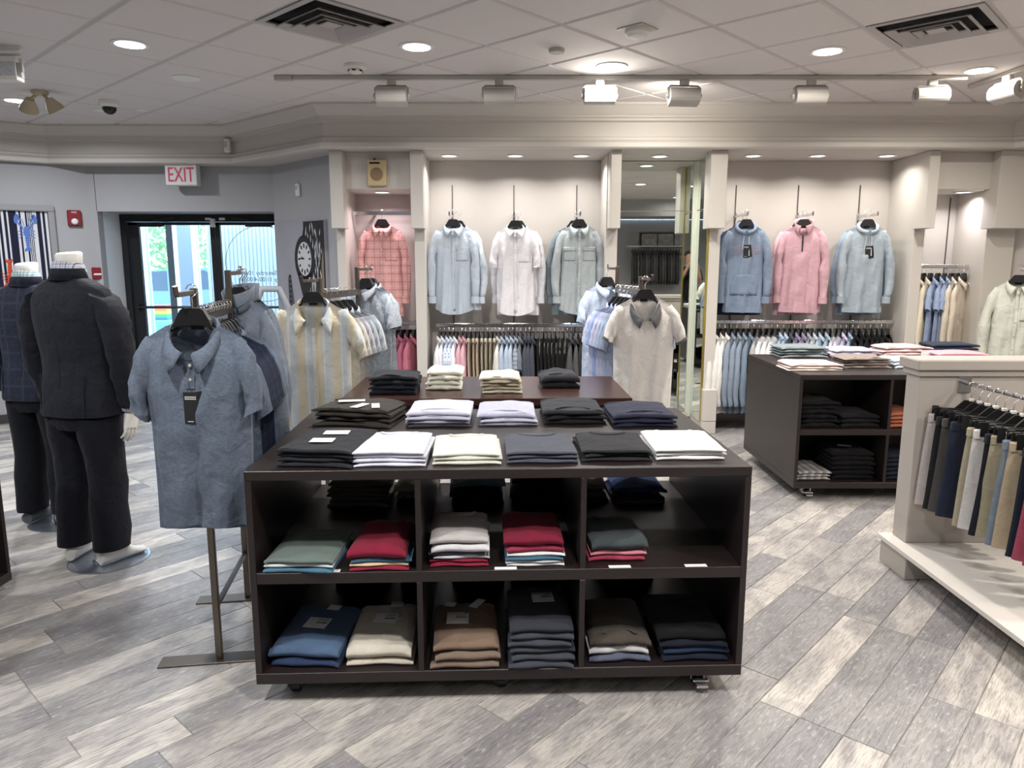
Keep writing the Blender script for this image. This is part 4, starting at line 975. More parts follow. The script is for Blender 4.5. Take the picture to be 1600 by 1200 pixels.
# the featured wall shirts -------------------------------------------------
FY = 6.97
def wall_shirt(px, py_collar, label, cat, cloth, hl, **kw):
    p = ony(px, py_collar, FY); return make_shirt(label, cat, (p.x, FY, p.z), kw.pop('rz', 0), cloth, hlabel=hl, **kw), p
STD = [(707, 'pale blue shirt'), (803, 'white shirt'), (901, 'grey-green shirt'), (1149, 'blue hoodie'), (1246, 'pink pullover'), (1342, 'light blue hoodie')]
for px, n in STD:
    x = ony(px, 330, 7.29).x; standard(x, .75, 2.32, 'dark slotted wall standard behind the ' + n)
    faceout(x, FY - .06, ony(px, 352, FY).z + HOOK - .022, 'chrome faceout arm holding the ' + n)
sh = dict(sw=.172, cw=.168, hw=.180, L=.80, amp=.018, depth=.06)
make = []
wall_shirt(708, 352, 'pale blue long-sleeved button shirt with one chest pocket on the wall', 'shirt', fabric('#B2BDCA', 'heather', '#BFC9D4'), 'black hanger inside the pale blue wall shirt', pockets=(('patch', .085),), seed=1.3, hem=-.05, **sh)
wall_shirt(805, 354, 'white button shirt with rolled sleeves in the middle of the bay', 'shirt', fabric('#E4E2E6'), 'black hanger inside the white wall shirt', sleeve='rolled', pockets=(('patch', .085),), seed=2.1, hem=-.05, **sh)
wall_shirt(905, 352, 'grey-green western shirt with two flap pockets next to the mirror pillar', 'shirt', fabric('#9CA5A9', 'heather', '#B4BBBD'), 'black hanger inside the grey-green wall shirt', pockets=(('flap', -.09), ('flap', .09)), seed=3.7, hem=-.05, **sh)
p = ony(597, 352, 6.98)
make_shirt('coral plaid long-sleeved shirt in the pink-lit niche', 'shirt', (p.x, 6.98, p.z), 0, fabric('#D8A29E', 'plaid', '#B0807F', '#DDB2AC', .075), pockets=(('patch', .085),), seed=4.4, hlabel='black hanger inside the coral plaid shirt', sw=.178, cw=.172, hw=.19, L=.84, amp=.018, depth=.06)
rail(-1.5, -.89, 7.1, p.z + HOOK, 'pale crossbar high in the pink-lit niche', posts=(-1.32, -.95))
MB
wall_shirt(1166, 352, 'blue hooded pullover with kangaroo pocket and faint chest stripes', 'hoodie', fabric('#73839A', 'heather', '#8593A6'), 'black hanger inside the blue hoodie', collar='hood', placket=None, pockets=(('stripes', 0), ('kangaroo', 0), ('rib', 0)), tagc=(.01, -.18), seed=5.2, rz=R(-10), drop=.10, **sh)
wall_shirt(1256, 352, 'pink quarter-zip pullover with stand collar on the wall', 'pullover', fabric('#BD949E', 'heather', '#C8A5AE'), 'black hanger inside the pink pullover', collar='stand', placket='zip', pockets=(('rib', 0),), seed=6.3, rz=R(-22), drop=.10, **sh)
wall_shirt(1356, 352, 'light grey-blue hooded pullover with white drawstrings on the wall', 'hoodie', fabric('#929FAA', 'heather', '#A5B0B9'), 'black hanger inside the light grey-blue hoodie', collar='hood', placket=None, pockets=(('rib', 0),), tagc=(.01, -.19), seed=7.1, rz=R(-8), drop=.10, **sh)
# the second garment behind each on the same arm
for px, n, cl in ((1160, 'navy sweatshirt hanging behind the blue hoodie', '#2E3D5C'), (716, 'white shirt peeking out behind the pale blue wall shirt', '#D2DCE6'), (810, 'long white shirt hanging behind the white wall shirt', '#D6D4DA'), (898, 'grey striped shirt hanging behind the grey-green shirt', '#7F8C92'), (1350, 'grey-blue hoodie hanging behind the light blue one', '#8FA5B8'), (1250, 'pale pink pullover hanging behind the pink one', '#D8B4BE')):
    q = ony(px, 352, 7.09); make_shirt(n, 'shirt', (q.x, 7.09, q.z - .012), R(-6), fabric(cl), seed=px * .37, collar='shirt', placket=None, innerlabel=False, hlabel='black hanger of the ' + n, sw=.185, cw=.20, hw=.205, L=.83 if px != 716 else .78)

# crowded rails --------------------------------------------------------------
def fill(seq, x0, x1, y, zc, where, rz, group, jit=.06, scale=1.0):
    n = len(seq)
    for k, (kind, col, word) in enumerate(seq):
        x = x0 + (x1 - x0) * (k + .5) / n + random.uniform(-.006, .006)
        cl = col if not isinstance(col, str) else fabric(col)
        rail_item(kind, cl, (x, y, zc), rz + random.uniform(-jit, jit), '%s, %s from left on the %s' % (word, ORD[k], where), group, hl='hanger of the %s garment from left on the %s' % (ORD[k], where), scale=scale)
rail(-.72, .845, 6.99, 1.0, 'chrome rail full of hanging clothes under the three wall shirts')
s1 = [('long', '#D9D9DE', 'white long-sleeved shirt')] * 2 + [('short', fabric('#D2D9E4', 'print', '#93A9CC', period=.03), 'blue-printed white shirt')] * 2 + [('short', '#DADDE2', 'white shirt')] + [('long', '#C89CA6', 'pink shirt')] * 2 + [('trousers', '#C9BBA8', 'beige trousers')] * 3 + [('trousers', '#C7C0AE', 'khaki trousers')] * 4 + [('long', '#C9C8C0', 'stone shirt')] + [('long', '#A3B0C0', 'light blue shirt')] * 3 + [('short', fabric('#9AA0AA', 'hstripe', '#7B828F', period=.04), 'grey striped shirt'), ('short', '#6A6F78', 'grey shirt')] + [('long', '#3F434D', 'charcoal shirt')] * 3 + [('trousers', '#141416', 'black trousers')] * 8 + [('long', '#4A4A4C', 'dark grey shirt')] * 2 + [('long', '#26272A', 'black shirt'), ('short', '#6B6E6C', 'olive grey shirt')] + [('short', '#7C95C4', 'blue shirt')] * 2 + [('long', '#1E2026', 'black shirt')]
fill(s1, -.70, .83, 6.99, 1.0 - HOOK, 'rail under the three wall shirts', R(82), 'clothes on the rail under the three wall shirts')
rail(-1.44, -.90, 7.0, 1.02, 'short chrome rail in the pink-lit niche')
s2 = [('long', '#B0644F', 'orange-red shirt')] * 2 + [('long', '#CFC4B4', 'cream shirt')] * 3 + [('long', fabric('#7C4652', 'plaid', '#966470', period=.03), 'wine plaid shirt')] + [('long', '#98566A', 'rose shirt')] * 2 + [('long', '#AC6474', 'pink shirt')]
fill(s2, -1.40, -.90, 7.0, 1.02 - HOOK, 'rail in the pink-lit niche', R(68), 'shirts on the rail in the pink-lit niche')
rail(1.93, 3.62, 7.0, 1.03, 'chrome rail with hanging shirts under the hoodies')
s3 = [('long', '#E4E2DF', 'white sweatshirt')] * 3 + [('long', '#8794A4', 'blue sweatshirt')] * 3 + [('long', '#77879A', 'denim blue sweatshirt')] + [('tee', '#A9A9AE', 'grey tee')] + [('tee', '#E2E2E4', 'white tee')] * 3 + [('short', '#B3C9DE', 'light blue shirt')] * 2 + [('short', '#4A4C5A', 'dark slate shirt'), ('short', '#8D86A0', 'mauve shirt'), ('short', '#938DA6', 'lilac-grey shirt'), ('short', '#A4A3AE', 'grey shirt'), ('short', '#C3CAD6', 'pale grey shirt'), ('short', '#B5C6D6', 'pale blue shirt'), ('short', '#A6BCCB', 'sea-blue shirt')] + [('tee', '#DEDDE6', 'white tee')] * 2 + [('short', '#C9C3DC', 'lavender polo'), ('short', '#9DB0CC', 'blue polo')] + [('short', '#17181C', 'black polo')] * 6
fill(s3, 1.95, 3.60, 7.0, 1.03 - HOOK, 'rail under the hoodies', R(52), 'shirts on the rail under the hoodies')
nz4 = ony(1480, 416, 7.0).z
rail(3.82, 4.29, 7.0, nz4, 'short chrome rail in the right-hand niche')
s4 = [('long', '#D8CFBC', 'cream corduroy shirt')] * 2 + [('short', '#98A8C6', 'light blue linen shirt')] * 3 + [('long', '#D5CBBB', 'cream shirt')] * 2
fill(s4, 3.84, 4.28, 6.99, nz4 - HOOK, 'rail in the right-hand niche', R(42), 'shirts on the rail in the right-hand niche', scale=1.0)
x_ = ony(1487, 300, 7.29).x; standard(x_, .9, 2.2, 'thin slotted standard on the back of the right-hand niche')
# pale green jacket at the far right edge
p = ony(1592, 440, 6.2); make_shirt('pale sage long-sleeved shirt at the far right edge', 'shirt', (p.x, 6.2, p.z), R(-30), fabric('#B9BDB2', 'heather', '#C6C9BE'), pockets=(('patch', .085),), seed=9.3, hlabel='black hanger of the pale sage shirt', **sh)
t = thing('faceout_arm', 'chrome arm carrying the pale sage shirt', 'faceout arm', (p.x, 6.2, p.z + HOOK - .022), 0)
MB().box(-.006, .006, -.06, 0, -.012, .012, .002).box(0, .45, -.03, -.018, -.012, .012, .002).build('arm', M_CHROME, t); MB().box(.44, .46, -.045, 0, -.04, .04, .002).build('plate', M_CHROME, t)

# ------------------------------------------------------------------ floor racks
def rack(label, loc, rz, gap=.56, near=.22, far=.25, zr=1.36):
    t = thing('garment_rack', label, 'clothes rack', loc, rz)     # origin at the near post, far post along +y
    for y in (0, gap):
        MB().box(-.0125, .0125, y - .0125, y + .0125, .008, zr + (.10 if y == 0 else .16), .002).build('post', M_STEEL, t)
        MB().box(-.23, .27, y - .04, y + .04, 0, .0078, .001).build('foot_bar', M_STEEL, t)
    MB().box(-.011, .011, .013, gap - .013, zr - .03, zr + .012, .002).build('top_rail', M_STEEL, t); MB().box(-.008, .008, .013, gap - .013, .22, .236).build('brace', M_STEEL, t)
    for y0, y1, z in ((-.013, -near, zr + .085), (gap + .013, gap + far, zr + .145)):
        a = MB().box(-.008, .008, min(y0, y1), max(y0, y1), z - .009, z + .009, .002).build('arm', M_STEEL, t)
        MB().tube([(0, y1, z), (0, y1 - .01 * (1 if y1 < 0 else -1), z + .03)], .009, 8).build('arm_stop', M_STEEL, a)
    return t
# left rack
rx, ry = -1.19, 2.773; ra = math.atan2(1.27 - 1.19, 3.32 - 2.773)
rack('bronze steel rack by the suit mannequin, hung with polos', (rx, ry, 0), ra, zr=1.40)
def loc_on(rx, ry, ra, d): return (rx - math.sin(ra) * d, ry + math.cos(ra) * d)
q = loc_on(rx, ry, ra, -.17); polo = fabric('#525C6C', 'heather', '#6A7584')
p = ony(303, 512, q[1])
make_shirt('heathered blue-grey polo with black swing tags hanging in front on the left rack', 'polo shirt', (p.x + .0, q[1], 1.50 - HOOK), R(-4), polo, sleeve='short', collar='polo', placket='short', seed=2.2, tagc=(.01, -.235), hlabel='black hanger holding the blue-grey polo', sw=.19, cw=.19, hw=.178, L=.735, drop=.125, nx=.084, depth=.07, amp=.016, flare=0)
for k, (d, cl, w_) in enumerate([(.03, polo, 'blue-grey polo'), (.06, polo, 'blue-grey polo'), (.14, '#2A3144', 'navy polo'), (.17, '#2A3144', 'navy polo'), (.20, '#252C3F', 'dark navy polo'), (.24, '#232A3C', 'dark navy polo'), (.28, '#2C3346', 'navy polo'), (.33, '#242B3E', 'dark navy polo'), (.38, '#2A3144', 'navy polo'), (.44, '#6B7686', 'grey-blue polo'), (.50, '#687282', 'slate polo')]):
    q = loc_on(rx, ry, ra, d); rail_item('short', cl if not isinstance(cl, str) else fabric(cl), (q[0], q[1], 1.412 - HOOK), ra + R(-6) + random.uniform(-.04, .04), '%s, %s behind the front polo on the left rack' % (w_, ORD[k]), 'polos on the left rack', hl='hanger of the %s garment behind the front polo on the left rack' % ORD[k])
for k, (d, cl) in enumerate([(.66, '#6C7583'), (.72, '#5B6472'), (.77, '#6A7380')]):
    q = loc_on(rx, ry, ra, d); make_shirt(['grey quarter-zip sweater, first on the rear arm of the left rack', 'slate sweater, second on the rear arm of the left rack', 'grey sweater, last on the rear arm of the left rack'][k], 'sweater', (q[0] + .03, q[1], 1.545 - HOOK), R(-28), fabric(cl, 'heather', '#8089 96'.replace(' ', '')), collar='stand', placket='zip' if k == 0 else None, seed=k * 1.7, hlabel='black hanger of the %s sweater on the left rack' % ORD[k], **sh)
# middle rack with the striped camp shirt
p = ony(488, 452, 4.35); rx, ry, ra = p.x, 4.52, R(-12)
rack('bronze steel rack with the striped camp shirt', (rx, ry, 0), ra, zr=1.40)
make_shirt('cream, beige and pale blue striped short-sleeved camp shirt', 'shirt', (p.x, 4.35, 1.485 - HOOK), R(10), fabric('#BFC6CA', 'stripe', '#CDC4AE', '#D3D2CB', .10), sleeve='short', collar='camp', placket='full', seed=3.3, hlabel='black hanger holding the striped camp shirt', sw=.20, cw=.21, hw=.205, L=.74, drop=.15, nx=.085, depth=.06, slope=.075, flare=1)
for k, (d, cl, w_) in enumerate([(.05, '#C9C3B4', 'cream striped shirt'), (.12, '#B9B6B4', 'pale grey shirt'), (.2, '#A7A6AC', 'grey shirt'), (.28, '#9AA2AC', 'blue-grey shirt'), (.38, '#A8AEB6', 'light grey shirt')]):
    q = loc_on(rx, ry, ra, d); rail_item('short', fabric(cl), (q[0], q[1], 1.412 - HOOK), ra + R(14), '%s, %s behind the striped camp shirt' % (w_, ORD[k]), 'shirts on the middle rack', hl='hanger of the %s shirt behind the striped camp shirt' % ORD[k])
for k, d in enumerate((.66, .74)):
    q = loc_on(rx, ry, ra, d); make_shirt(['grey speckled knit shirt on the rear arm of the middle rack', 'grey speckled knit shirt behind its twin on the middle rack'][k], 'shirt', (q[0] + .02, q[1], 1.545 - HOOK), R(-30), fabric('#A2A9B2', 'print', '#8C949F', period=.012), sleeve='short', collar='shirt', seed=5 + k, placket=None, hlabel='black hanger of the %s speckled shirt' % ORD[k], sw=.2, cw=.21, hw=.21, L=.76)
# right rack with the white polo
p = ony(1008, 452, 4.75); rx, ry, ra = p.x - .0, 4.92, R(8)
rack('bronze steel rack with the white polo in front of the mirror', (rx, ry, 0), ra, zr=1.40)
make_shirt('white polo with grey collar and dark-banded sleeves', 'polo shirt', (p.x, 4.75, 1.485 - HOOK), R(4), fabric('#D5D1CD'), sleeve='short', collar='polo', placket=None, seed=1.1, trimc=fabric('#5C5B5E'), hlabel='black hanger holding the white polo', sw=.19, cw=.20, hw=.19, L=.72, drop=.15, nx=.085, depth=.06, flare=.8)
for k, (d, cl, w_) in enumerate([(.04, '#8C97AE', 'slate blue polo'), (.10, '#9AA6BE', 'blue-grey polo'), (.17, '#A9B4CB', 'light blue polo'), (.25, '#B8B5CC', 'lavender polo'), (.33, '#8FA6CF', 'blue polo'), (.42, '#BCC0D6', 'pale lilac polo')]):
    q = loc_on(rx, ry, ra, d); rail_item('short', fabric(cl), (q[0] - .02 * k * .3, q[1], 1.412 - HOOK), ra + R(-8), '%s, %s behind the white polo' % (w_, ORD[k]), 'polos on the right rack', hl='hanger of the %s polo behind the white polo' % ORD[k])
q = loc_on(rx, ry, ra, .70); make_shirt('pale blue polo on the rear arm of the right rack', 'polo shirt', (q[0] - .04, q[1], 1.545 - HOOK), R(24), fabric('#B9C6DA'), sleeve='short', collar='polo', seed=8, placket=None, hlabel='black hanger of the pale blue polo', sw=.19, cw=.2, hw=.2, L=.72)

# ------------------------------------------------------------------ shorts on the grey stand
def shorts(k, y, cl, word, x):
    t = thing('shorts', '%s, %s from the grey panel' % (word, ORD[k]), 'shorts', (x, y, BZ - .155), R((-12, -8, -14, -10, -26, -8, -16, -6, -20, -8, -18, -6, -12, -10, -24)[k % 15]), 'shorts on the grey stand')
    c = fabric(cl); sd = k * 1.3
    for sg in (-1, 1):
        g = []
        for j in range(10):
            f = j / 9; z = -.03 - .44 * f; x0 = sg * .005; x1 = sg * (.185 + .03 * f)
            rg = []
            for a in range(14):
                th = 2 * math.pi * a / 14; rg.append(((x0 + x1) / 2 + (x1 - x0) / 2 * math.cos(th) * sg, (.016 + .014 * f) * math.sin(th) * (1 + .25 * math.sin(3 * f + th * 2 + sd)) + .006 * math.sin(4 * f + sd), z))
            g.append(rg)
        MB().loft(g).build('leg', c, t, 50)
    MB().box(-.185, .185, -.017, .017, -.045, .0, .006).build('waistband', c, t)
    lp = MB()
    for xx in (-.15, -.07, .07, .15): lp.box(xx - .005, xx + .005, -.021, -.017, -.046, -.002)
    lp.build('belt_loops', c, t)
    h = thing('clip_hanger', 'black clip hanger holding the %s shorts from the grey panel' % ORD[k], 'hanger', (x, y, BZ - .155), t.rotation_euler.z)
    MB().box(-.17, .17, -.006, .006, .018, .034, .003).plate([(-.07, .034), (.07, .034), (.03, .075), (-.03, .075)], -.006, .006).build('bar', M_BLACK, h)
    for xx in (-.15, .15): MB().box(xx - .016, xx + .016, -.023, -.0175, -.03, .04, .002).box(xx - .016, xx + .016, .0175, .023, -.03, .04, .002).build('clip', M_BLACK, h)
    MB().tube([(0, 0, .075), (0, 0, .12), (.014, 0, .135), (.016, 0, .152), (.004, 0, .166), (-.012, 0, .163), (-.016, 0, .15)], .0022, 6).build('hook', M_CHROME, h, 60)
    MB().box(-.012, .012, -.009, .009, .07, .084, .002).build('size_clip', M_WHITE, h)
SC = [('#B7AFAE', 'pale grey shorts'), ('#232326', 'black shorts'), ('#4A4847', 'charcoal shorts'), ('#232A3C', 'navy shorts'), ('#1C202C', 'dark navy shorts'), ('#9C9480', 'khaki shorts'), ('#C9C6C4', 'white shorts'), ('#1A1C24', 'black shorts'), ('#968E78', 'olive khaki shorts'), ('#6C7885', 'light blue shorts'), ('#AA9A82', 'tan shorts'), ('#1D2230', 'navy shorts'), ('#96465A', 'rose shorts'), ('#8C3E52', 'raspberry shorts')]
for k, (cl, word) in enumerate(SC): shorts(k, G_Y - .07 - k * .060, cl, word, 2.273 + .0015 * k)

# ------------------------------------------------------------------ folded clothes
FOLD = {}
def folded_mesh(w, d, t, var, layers, rum=1.0):
    key = (round(w, 3), round(d, 3), round(t, 4), var, layers, rum)
    if key in FOLD: return FOLD[key]
    rn = random.Random(int(sum(q * m for q, m in zip(key, (7919, 104729, 1299709, 31, 17, 11))) * 10) & 0xffff); ph = [rn.uniform(0, 6.28) for _ in range(6)]
    nx = 12; rings = []
    top = [(-d / 2 + t * .45 + (d - t * .9) * i / 7) for i in range(8)]
    for i in range(nx + 1):
        u = -1 + 2 * i / nx; x = u * w / 2; e = 1 - .25 * max(0, abs(u) - .86) / .14; sag = -.22 * rum * t * abs(u) ** 3 * (1 + .4 * math.sin(ph[4]))
        rg = []
        def wob(y): return rum * t * .17 * (math.sin(u * 3.1 + ph[0] + y * 9) + .7 * math.sin(u * 5.7 + ph[1] - y * 13) + .5 * math.sin(y * 31 + ph[2] + u * 2))
        for y in top: rg.append((x, y, t * e + sag + wob(y) * .5 - t * .06))
        for a in range(1, 6):           # back
            th = R(90 - 30 * a); rg.append((x, d / 2 - t * .45 + .45 * t * math.cos(th), t * .47 * e + sag * .5 + .45 * t * math.sin(th) * e))
        for y in top[::-1]: rg.append((x, y, .0006))
        for a in range(1, 10):          # front: rolled edge with the layers of the fold showing
            th = R(-90 - 18 * a); g = .10 * t * abs(math.cos(layers * math.pi * a / 10))
            rg.append((x + .0, -d / 2 + t * .45 + (.45 * t + g) * math.cos(th) - .004 * rum * math.sin(u * 4 + ph[3]) - (rum - 1) * .006 * math.sin(u * 9 + ph[5]), t * .47 * e + sag * .5 + .45 * t * math.sin(th) * e))
        rings.append([(x_, y_, max(.0005, z_)) for x_, y_, z_ in rg])
    FOLD[key] = MB().loft(rings).mesh('folded_garment', fabric('#888888'), 50); return FOLD[key]
def neckband(parent, w, d, t, cl, front=False, dark=False):
    rings = []; r = w * .26
    for i in range(15):
        a = R(180 + 180 * i / 14) if not front else R(180 * i / 14)
        cx, cy = r * math.cos(a), (d / 2 - .012) + r * .55 * math.sin(a) if not front else (-d / 2 + .03) + r * .6 * math.sin(a)
        if not front: cy = min(cy, d / 2 - .012)
        rings.append([(cx + .007 * math.cos(a) * s_, cy + .007 * math.sin(a) * s_, t + z) for s_, z in ((-1, -.001), (-1, .003), (1, .003), (1, -.001))])
    MB().loft(rings).build('neckband', cl, parent, 60)
def stack(desc, cat, word, loc, rz, w, d, layers, var=0, style='tee', tags=(), jit=.012, fl=2, noun='T-shirt'):
    """layers: list of (colour word, cloth, thickness) from the bottom up; loc = middle of the front edge at the surface"""
    z = loc[2] + .0004; n = len(layers); cr, sr = math.cos(rz), math.sin(rz); out = []
    for k, (cw, cl, th) in enumerate(layers):
        cl = fabric(cl) if isinstance(cl, str) else cl
        jx, jy = (random.uniform(-jit, jit) * .6, random.uniform(0, jit)) if k else (0, 0); ww = w * random.uniform(.965, 1.0); dd = d * random.uniform(.965, 1.0)
        ww, dd = round(ww / .006) * .006, round(dd / .006) * .006
        me = folded_mesh(ww, dd, th, (var + k) % 4, fl, 1.9 if jit >= .02 else (1.4 if style == 'neckfront' else 1.0))
        px, py = jx, jy + d / 2
        o = link('folded_' + word, me, None, (loc[0] + px * cr - py * sr, loc[1] + px * sr + py * cr, z), (0, 0, rz + (random.uniform(-.045, .045) if k else 0)))
        recolor(o, cl)
        pos = 'topmost of the' if k == n - 1 else ('lowest of the' if k == 0 else '%s down in the' % ORD[n - 1 - k])
        tag(o, '%s %s, %s %s' % (cw, noun, pos, desc), cat, 'folded clothes: ' + desc[:40])
        if k == n - 1:
            if style == 'tee': neckband(o, ww, dd, th * .93, cl)
            elif style == 'neckfront': neckband(o, ww, dd, th * .93, cl, True)
            for (tx, ty, tw, tl, ta, txt) in tags:
                g = MB().box(-tw / 2, tw / 2, -tl / 2, tl / 2, 0, .001).move(Matrix.Translation((tx, ty, th + .0025)) @ Matrix.Rotation(R(ta), 4, 'Z')).build('paper_tag', M_PAPER, o)
                if txt:
                    for li, (s_, sz) in enumerate(txt):
                        me2 = text_mesh(s_, sz, .0002, 'RIGHT'); me2.materials.append(M_INK)
                        c_, s2 = math.cos(R(ta)), math.sin(R(ta)); ox, oy = tw / 2 - .006, tl / 2 - .012 - li * .014
                        link('tag_lettering', me2, g, (tx + ox * c_ - oy * s2, ty + ox * s2 + oy * c_, th + .0039), (0, 0, R(ta)))
                    MB().box(tw / 2 - .05, tw / 2 - .006, tl / 2 - .012 - .014 * len(txt) - .003, tl / 2 - .012 - .014 * len(txt) + .003, .001, .0014).move(Matrix.Translation((tx, ty, th + .0025)) @ Matrix.Rotation(R(ta), 4, 'Z')).build('tag_bar', M_INK, g)
        z += th + .0008; out.append(o)
    return z
def L_(*items): return [(w_, c_, t_) for w_, c_, t_ in items]
def rep(w_, c_, t_, n): return [(w_, c_, t_)] * n
def at(pxl, pxr, py, z):
    a, b = onz(pxl, py, z), onz(pxr, py, z); return ((a.x + b.x) / 2, a.y, z), (b - a).length
TT = TZ
def tstack(pl, pr, py, desc, word, noun, layers, d=.30, z=TT, rz=None, **kw):
    loc, w = at(pl, pr, py, z); return stack(desc, 'folded clothes', word, loc, T_R if rz is None else rz, w * .985, d, layers, noun=noun, **kw)
tg2 = ((.0, .075, .095, .06, 8, None), (-.01, -.05, .085, .06, 6, None))
tstack(428, 552, 732, 'dark tagged stack at front left', 'trousers', 'trousers', rep('charcoal', '#23252B', .016, 4), d=.36, rz=T_R - R(8), style='', tags=tg2, var=1)
tstack(550, 668, 730, 'lavender-white stack in the front row', 'tshirt', 'T-shirt', rep('pale lavender', '#D3D4E2', .014, 4))
tstack(674, 785, 727, 'pale cream-green stack in the front row', 'tshirt', 'T-shirt', rep('pale cream-green', '#CFCFC4', .014, 3), var=2)
tstack(790, 905, 725, 'slate stack in the front row', 'tshirt', 'T-shirt', rep('slate grey', '#4A4D58', .014, 3), var=1)
tstack(907, 1021, 722, 'black stack in the front row', 'tshirt', 'T-shirt', rep('black', '#26272B', .014, 3), var=3)
tstack(1023, 1136, 720, 'white stack at front right', 'tshirt', 'T-shirt', rep('white', '#E6E5E6', .015, 3))
tg3 = ((-.05, .03, .12, .045, 20, None), (.03, -.07, .04, .10, -12, None), (.10, -.06, .035, .10, 22, None))
tstack(484, 612, 668, 'rumpled tagged stack at back left', 'trousers', 'trousers', rep('dark brown-grey', '#37332F', .02, 4), d=.26, rz=T_R - R(12), style='', tags=tg3, var=2, jit=.02)
tstack(636, 738, 668, 'lavender stack in the back row', 'tshirt', 'polo', L_(('dark grey', '#3E3E44', .012), ('grey lavender', '#A9AABA', .016), ('pale lavender', '#BFC0D2', .018), ('pale lavender', '#C3C4D6', .020)), d=.30, style='neckfront', var=1)
tstack(748, 842, 666, 'lavender-grey stack second in the back row', 'tshirt', 'polo', L_(('grey', '#8F90A0', .014), ('pale lavender', '#BFC0D0', .018), ('lavender grey', '#B4B6CA', .024)), d=.30, style='neckfront', var=3)
tstack(850, 948, 664, 'black stack in the back row', 'tshirt', 'polo', L_(('black', '#17181B', .02), ('black', '#1A1B1F', .02), ('charcoal', '#2E3036', .026)), d=.30, style='neckfront', var=2, jit=.015)
tstack(958, 1062, 668, 'navy stack at back right', 'tshirt', 'polo', L_(('dark navy', '#1E2236', .016), ('navy', '#25283A', .018), ('navy', '#2A2D40', .024)), d=.32, style='neckfront')
# on the brown nesting table
tstack(575, 652, 617, 'dark denim stack on the brown table', 'jeans', 'jeans', L_(('black', '#15171D', .025), ('dark indigo', '#1C2234', .022), ('black', '#1A1C22', .025), ('charcoal', '#24262B', .025)), d=.26, z=.90, style='', var=1, jit=.02)
tstack(664, 722, 610, 'cream stack on the brown table', 'sweater', 'sweater', rep('cream', '#DAD9CB', .026, 4), d=.24, z=.90, style='', var=2, jit=.02)
tstack(752, 818, 615, 'khaki stack on the brown table', 'trousers', 'trousers', L_(('stone', '#C9C2B0', .018), ('khaki', '#A79D88', .016), ('khaki', '#B0A690', .016), ('stone', '#C4BCA8', .018), ('cream', '#CFC8B6', .02)), d=.26, z=.90, style='', var=3, jit=.02)
tstack(846, 908, 607, 'black jacket stack on the brown table', 'jacket', 'jacket', L_(('black', '#1B1C20', .03), ('charcoal', '#2B2C31', .045)), d=.26, z=.90, style='neckfront', var=1)
# cells of the front cabinet: upper shelf
SU, SLO = .5075, .1225
def cell(pl, pr, py, z, *a, **kw):
    return tstack(pl, pr, py, *a, z=z, **kw)
cell(410, 520, 896, SU, 'grey-green stack left on the upper shelf', 'tshirt', 'T-shirt', L_(('blue', '#4A7288', .018), ('white', '#C9CCD0', .014), ('grey-green', '#66736F', .02)), d=.30, var=1, rz=T_R - R(4))
cell(545, 640, 892, SU, 'crimson stack in the upper left cell', 'tshirt', 'T-shirt', L_(('crimson', '#82233A', .014), ('cream', '#CFB792', .010), ('blue', '#3E6078', .016), ('crimson', '#7E1F36', .045)), d=.30, var=2)
cell(672, 764, 886, SU, 'grey and white stack in the upper middle cell', 'tshirt', 'T-shirt', L_(('crimson', '#86253E', .012), ('crimson', '#82233A', .012), ('light grey', '#BFC2C8', .012), ('slate', '#474757', .014), ('white', '#CFCFD3', .03), ('pale grey', '#B9B5B4', .03)), d=.28, var=1, jit=.015)
cell(790, 884, 886, SU, 'crimson-topped stack in the upper middle cell', 'tshirt', 'T-shirt', L_(('white', '#D9D9DA', .012), ('light grey', '#B4B8BC', .008), ('blue', '#44697F', .016), ('white', '#DDDDDE', .014), ('rose red', '#96344E', .024), ('crimson', '#741C32', .035)), d=.28, var=3)
cell(918, 1010, 878, SU, 'slate-topped stack in the upper right cell', 'tshirt', 'T-shirt', L_(('rose red', '#9A3C54', .022), ('pink', '#C9808F', .016), ('dark slate', '#444B4E', .05)), d=.26, var=2)
# rear half of the upper shelf, facing the other side
def rear(x0, x1, dep, z, *a, **kw):
    cx = (x0 + x1) / 2; cr, sr = math.cos(T_R), math.sin(T_R); u, v = cx, dep
    loc = (fl.x + u * cr - v * sr, fl.y + u * sr + v * cr, z); desc, word, noun, layers = a
    return stack(desc, 'folded clothes', word, loc, T_R, x1 - x0, .28, layers, noun=noun, **kw)
cwid = (T_W - .084) / 3
rear(.12, .40, T_D - .36, SU, 'taupe stack at rear of upper left cell', 'trousers', 'trousers', rep('taupe', '#6E6860', .022, 5), style='', jit=.02)
rear(.43, .61, T_D - .33, SU, 'cream-topped stack at rear of upper left cell', 'sweater', 'sweater', L_(('black', '#1E1E20', .02), ('patterned', fabric('#8C857A', 'print', '#3A3433', period=.015), .03), ('cream', '#B8AE9A', .045)), style='')
rear(.68, .92, T_D - .36, SU, 'black rumpled stack at rear of upper middle cell', 'jacket', 'jacket', L_(('black', '#17171A', .04), ('black', '#1C1C20', .04), ('pale blue', '#7F98A4', .02)), style='', jit=.03)
rear(.95, 1.17, T_D - .36, SU, 'charcoal stack at rear of upper middle cell', 'jacket', 'jacket', rep('charcoal', '#2A2A2C', .03, 4), style='', jit=.02)
rear(1.22, 1.40, T_D - .34, SU, 'grey stack at rear of upper right cell', 'sweater', 'sweater', L_(('black', '#1B1B1D', .025), ('grey', '#565250', .03), ('dusty pink', '#8F7A7C', .03)), style='', jit=.02)
rear(1.42, 1.66, T_D - .36, SU, 'navy stack at rear of upper right cell', 'jeans', 'jeans', L_(('grey', '#5E5C5C', .015), ('navy', '#1E2A4A', .03), ('blue', '#2F4A78', .03)), style='', jit=.02)
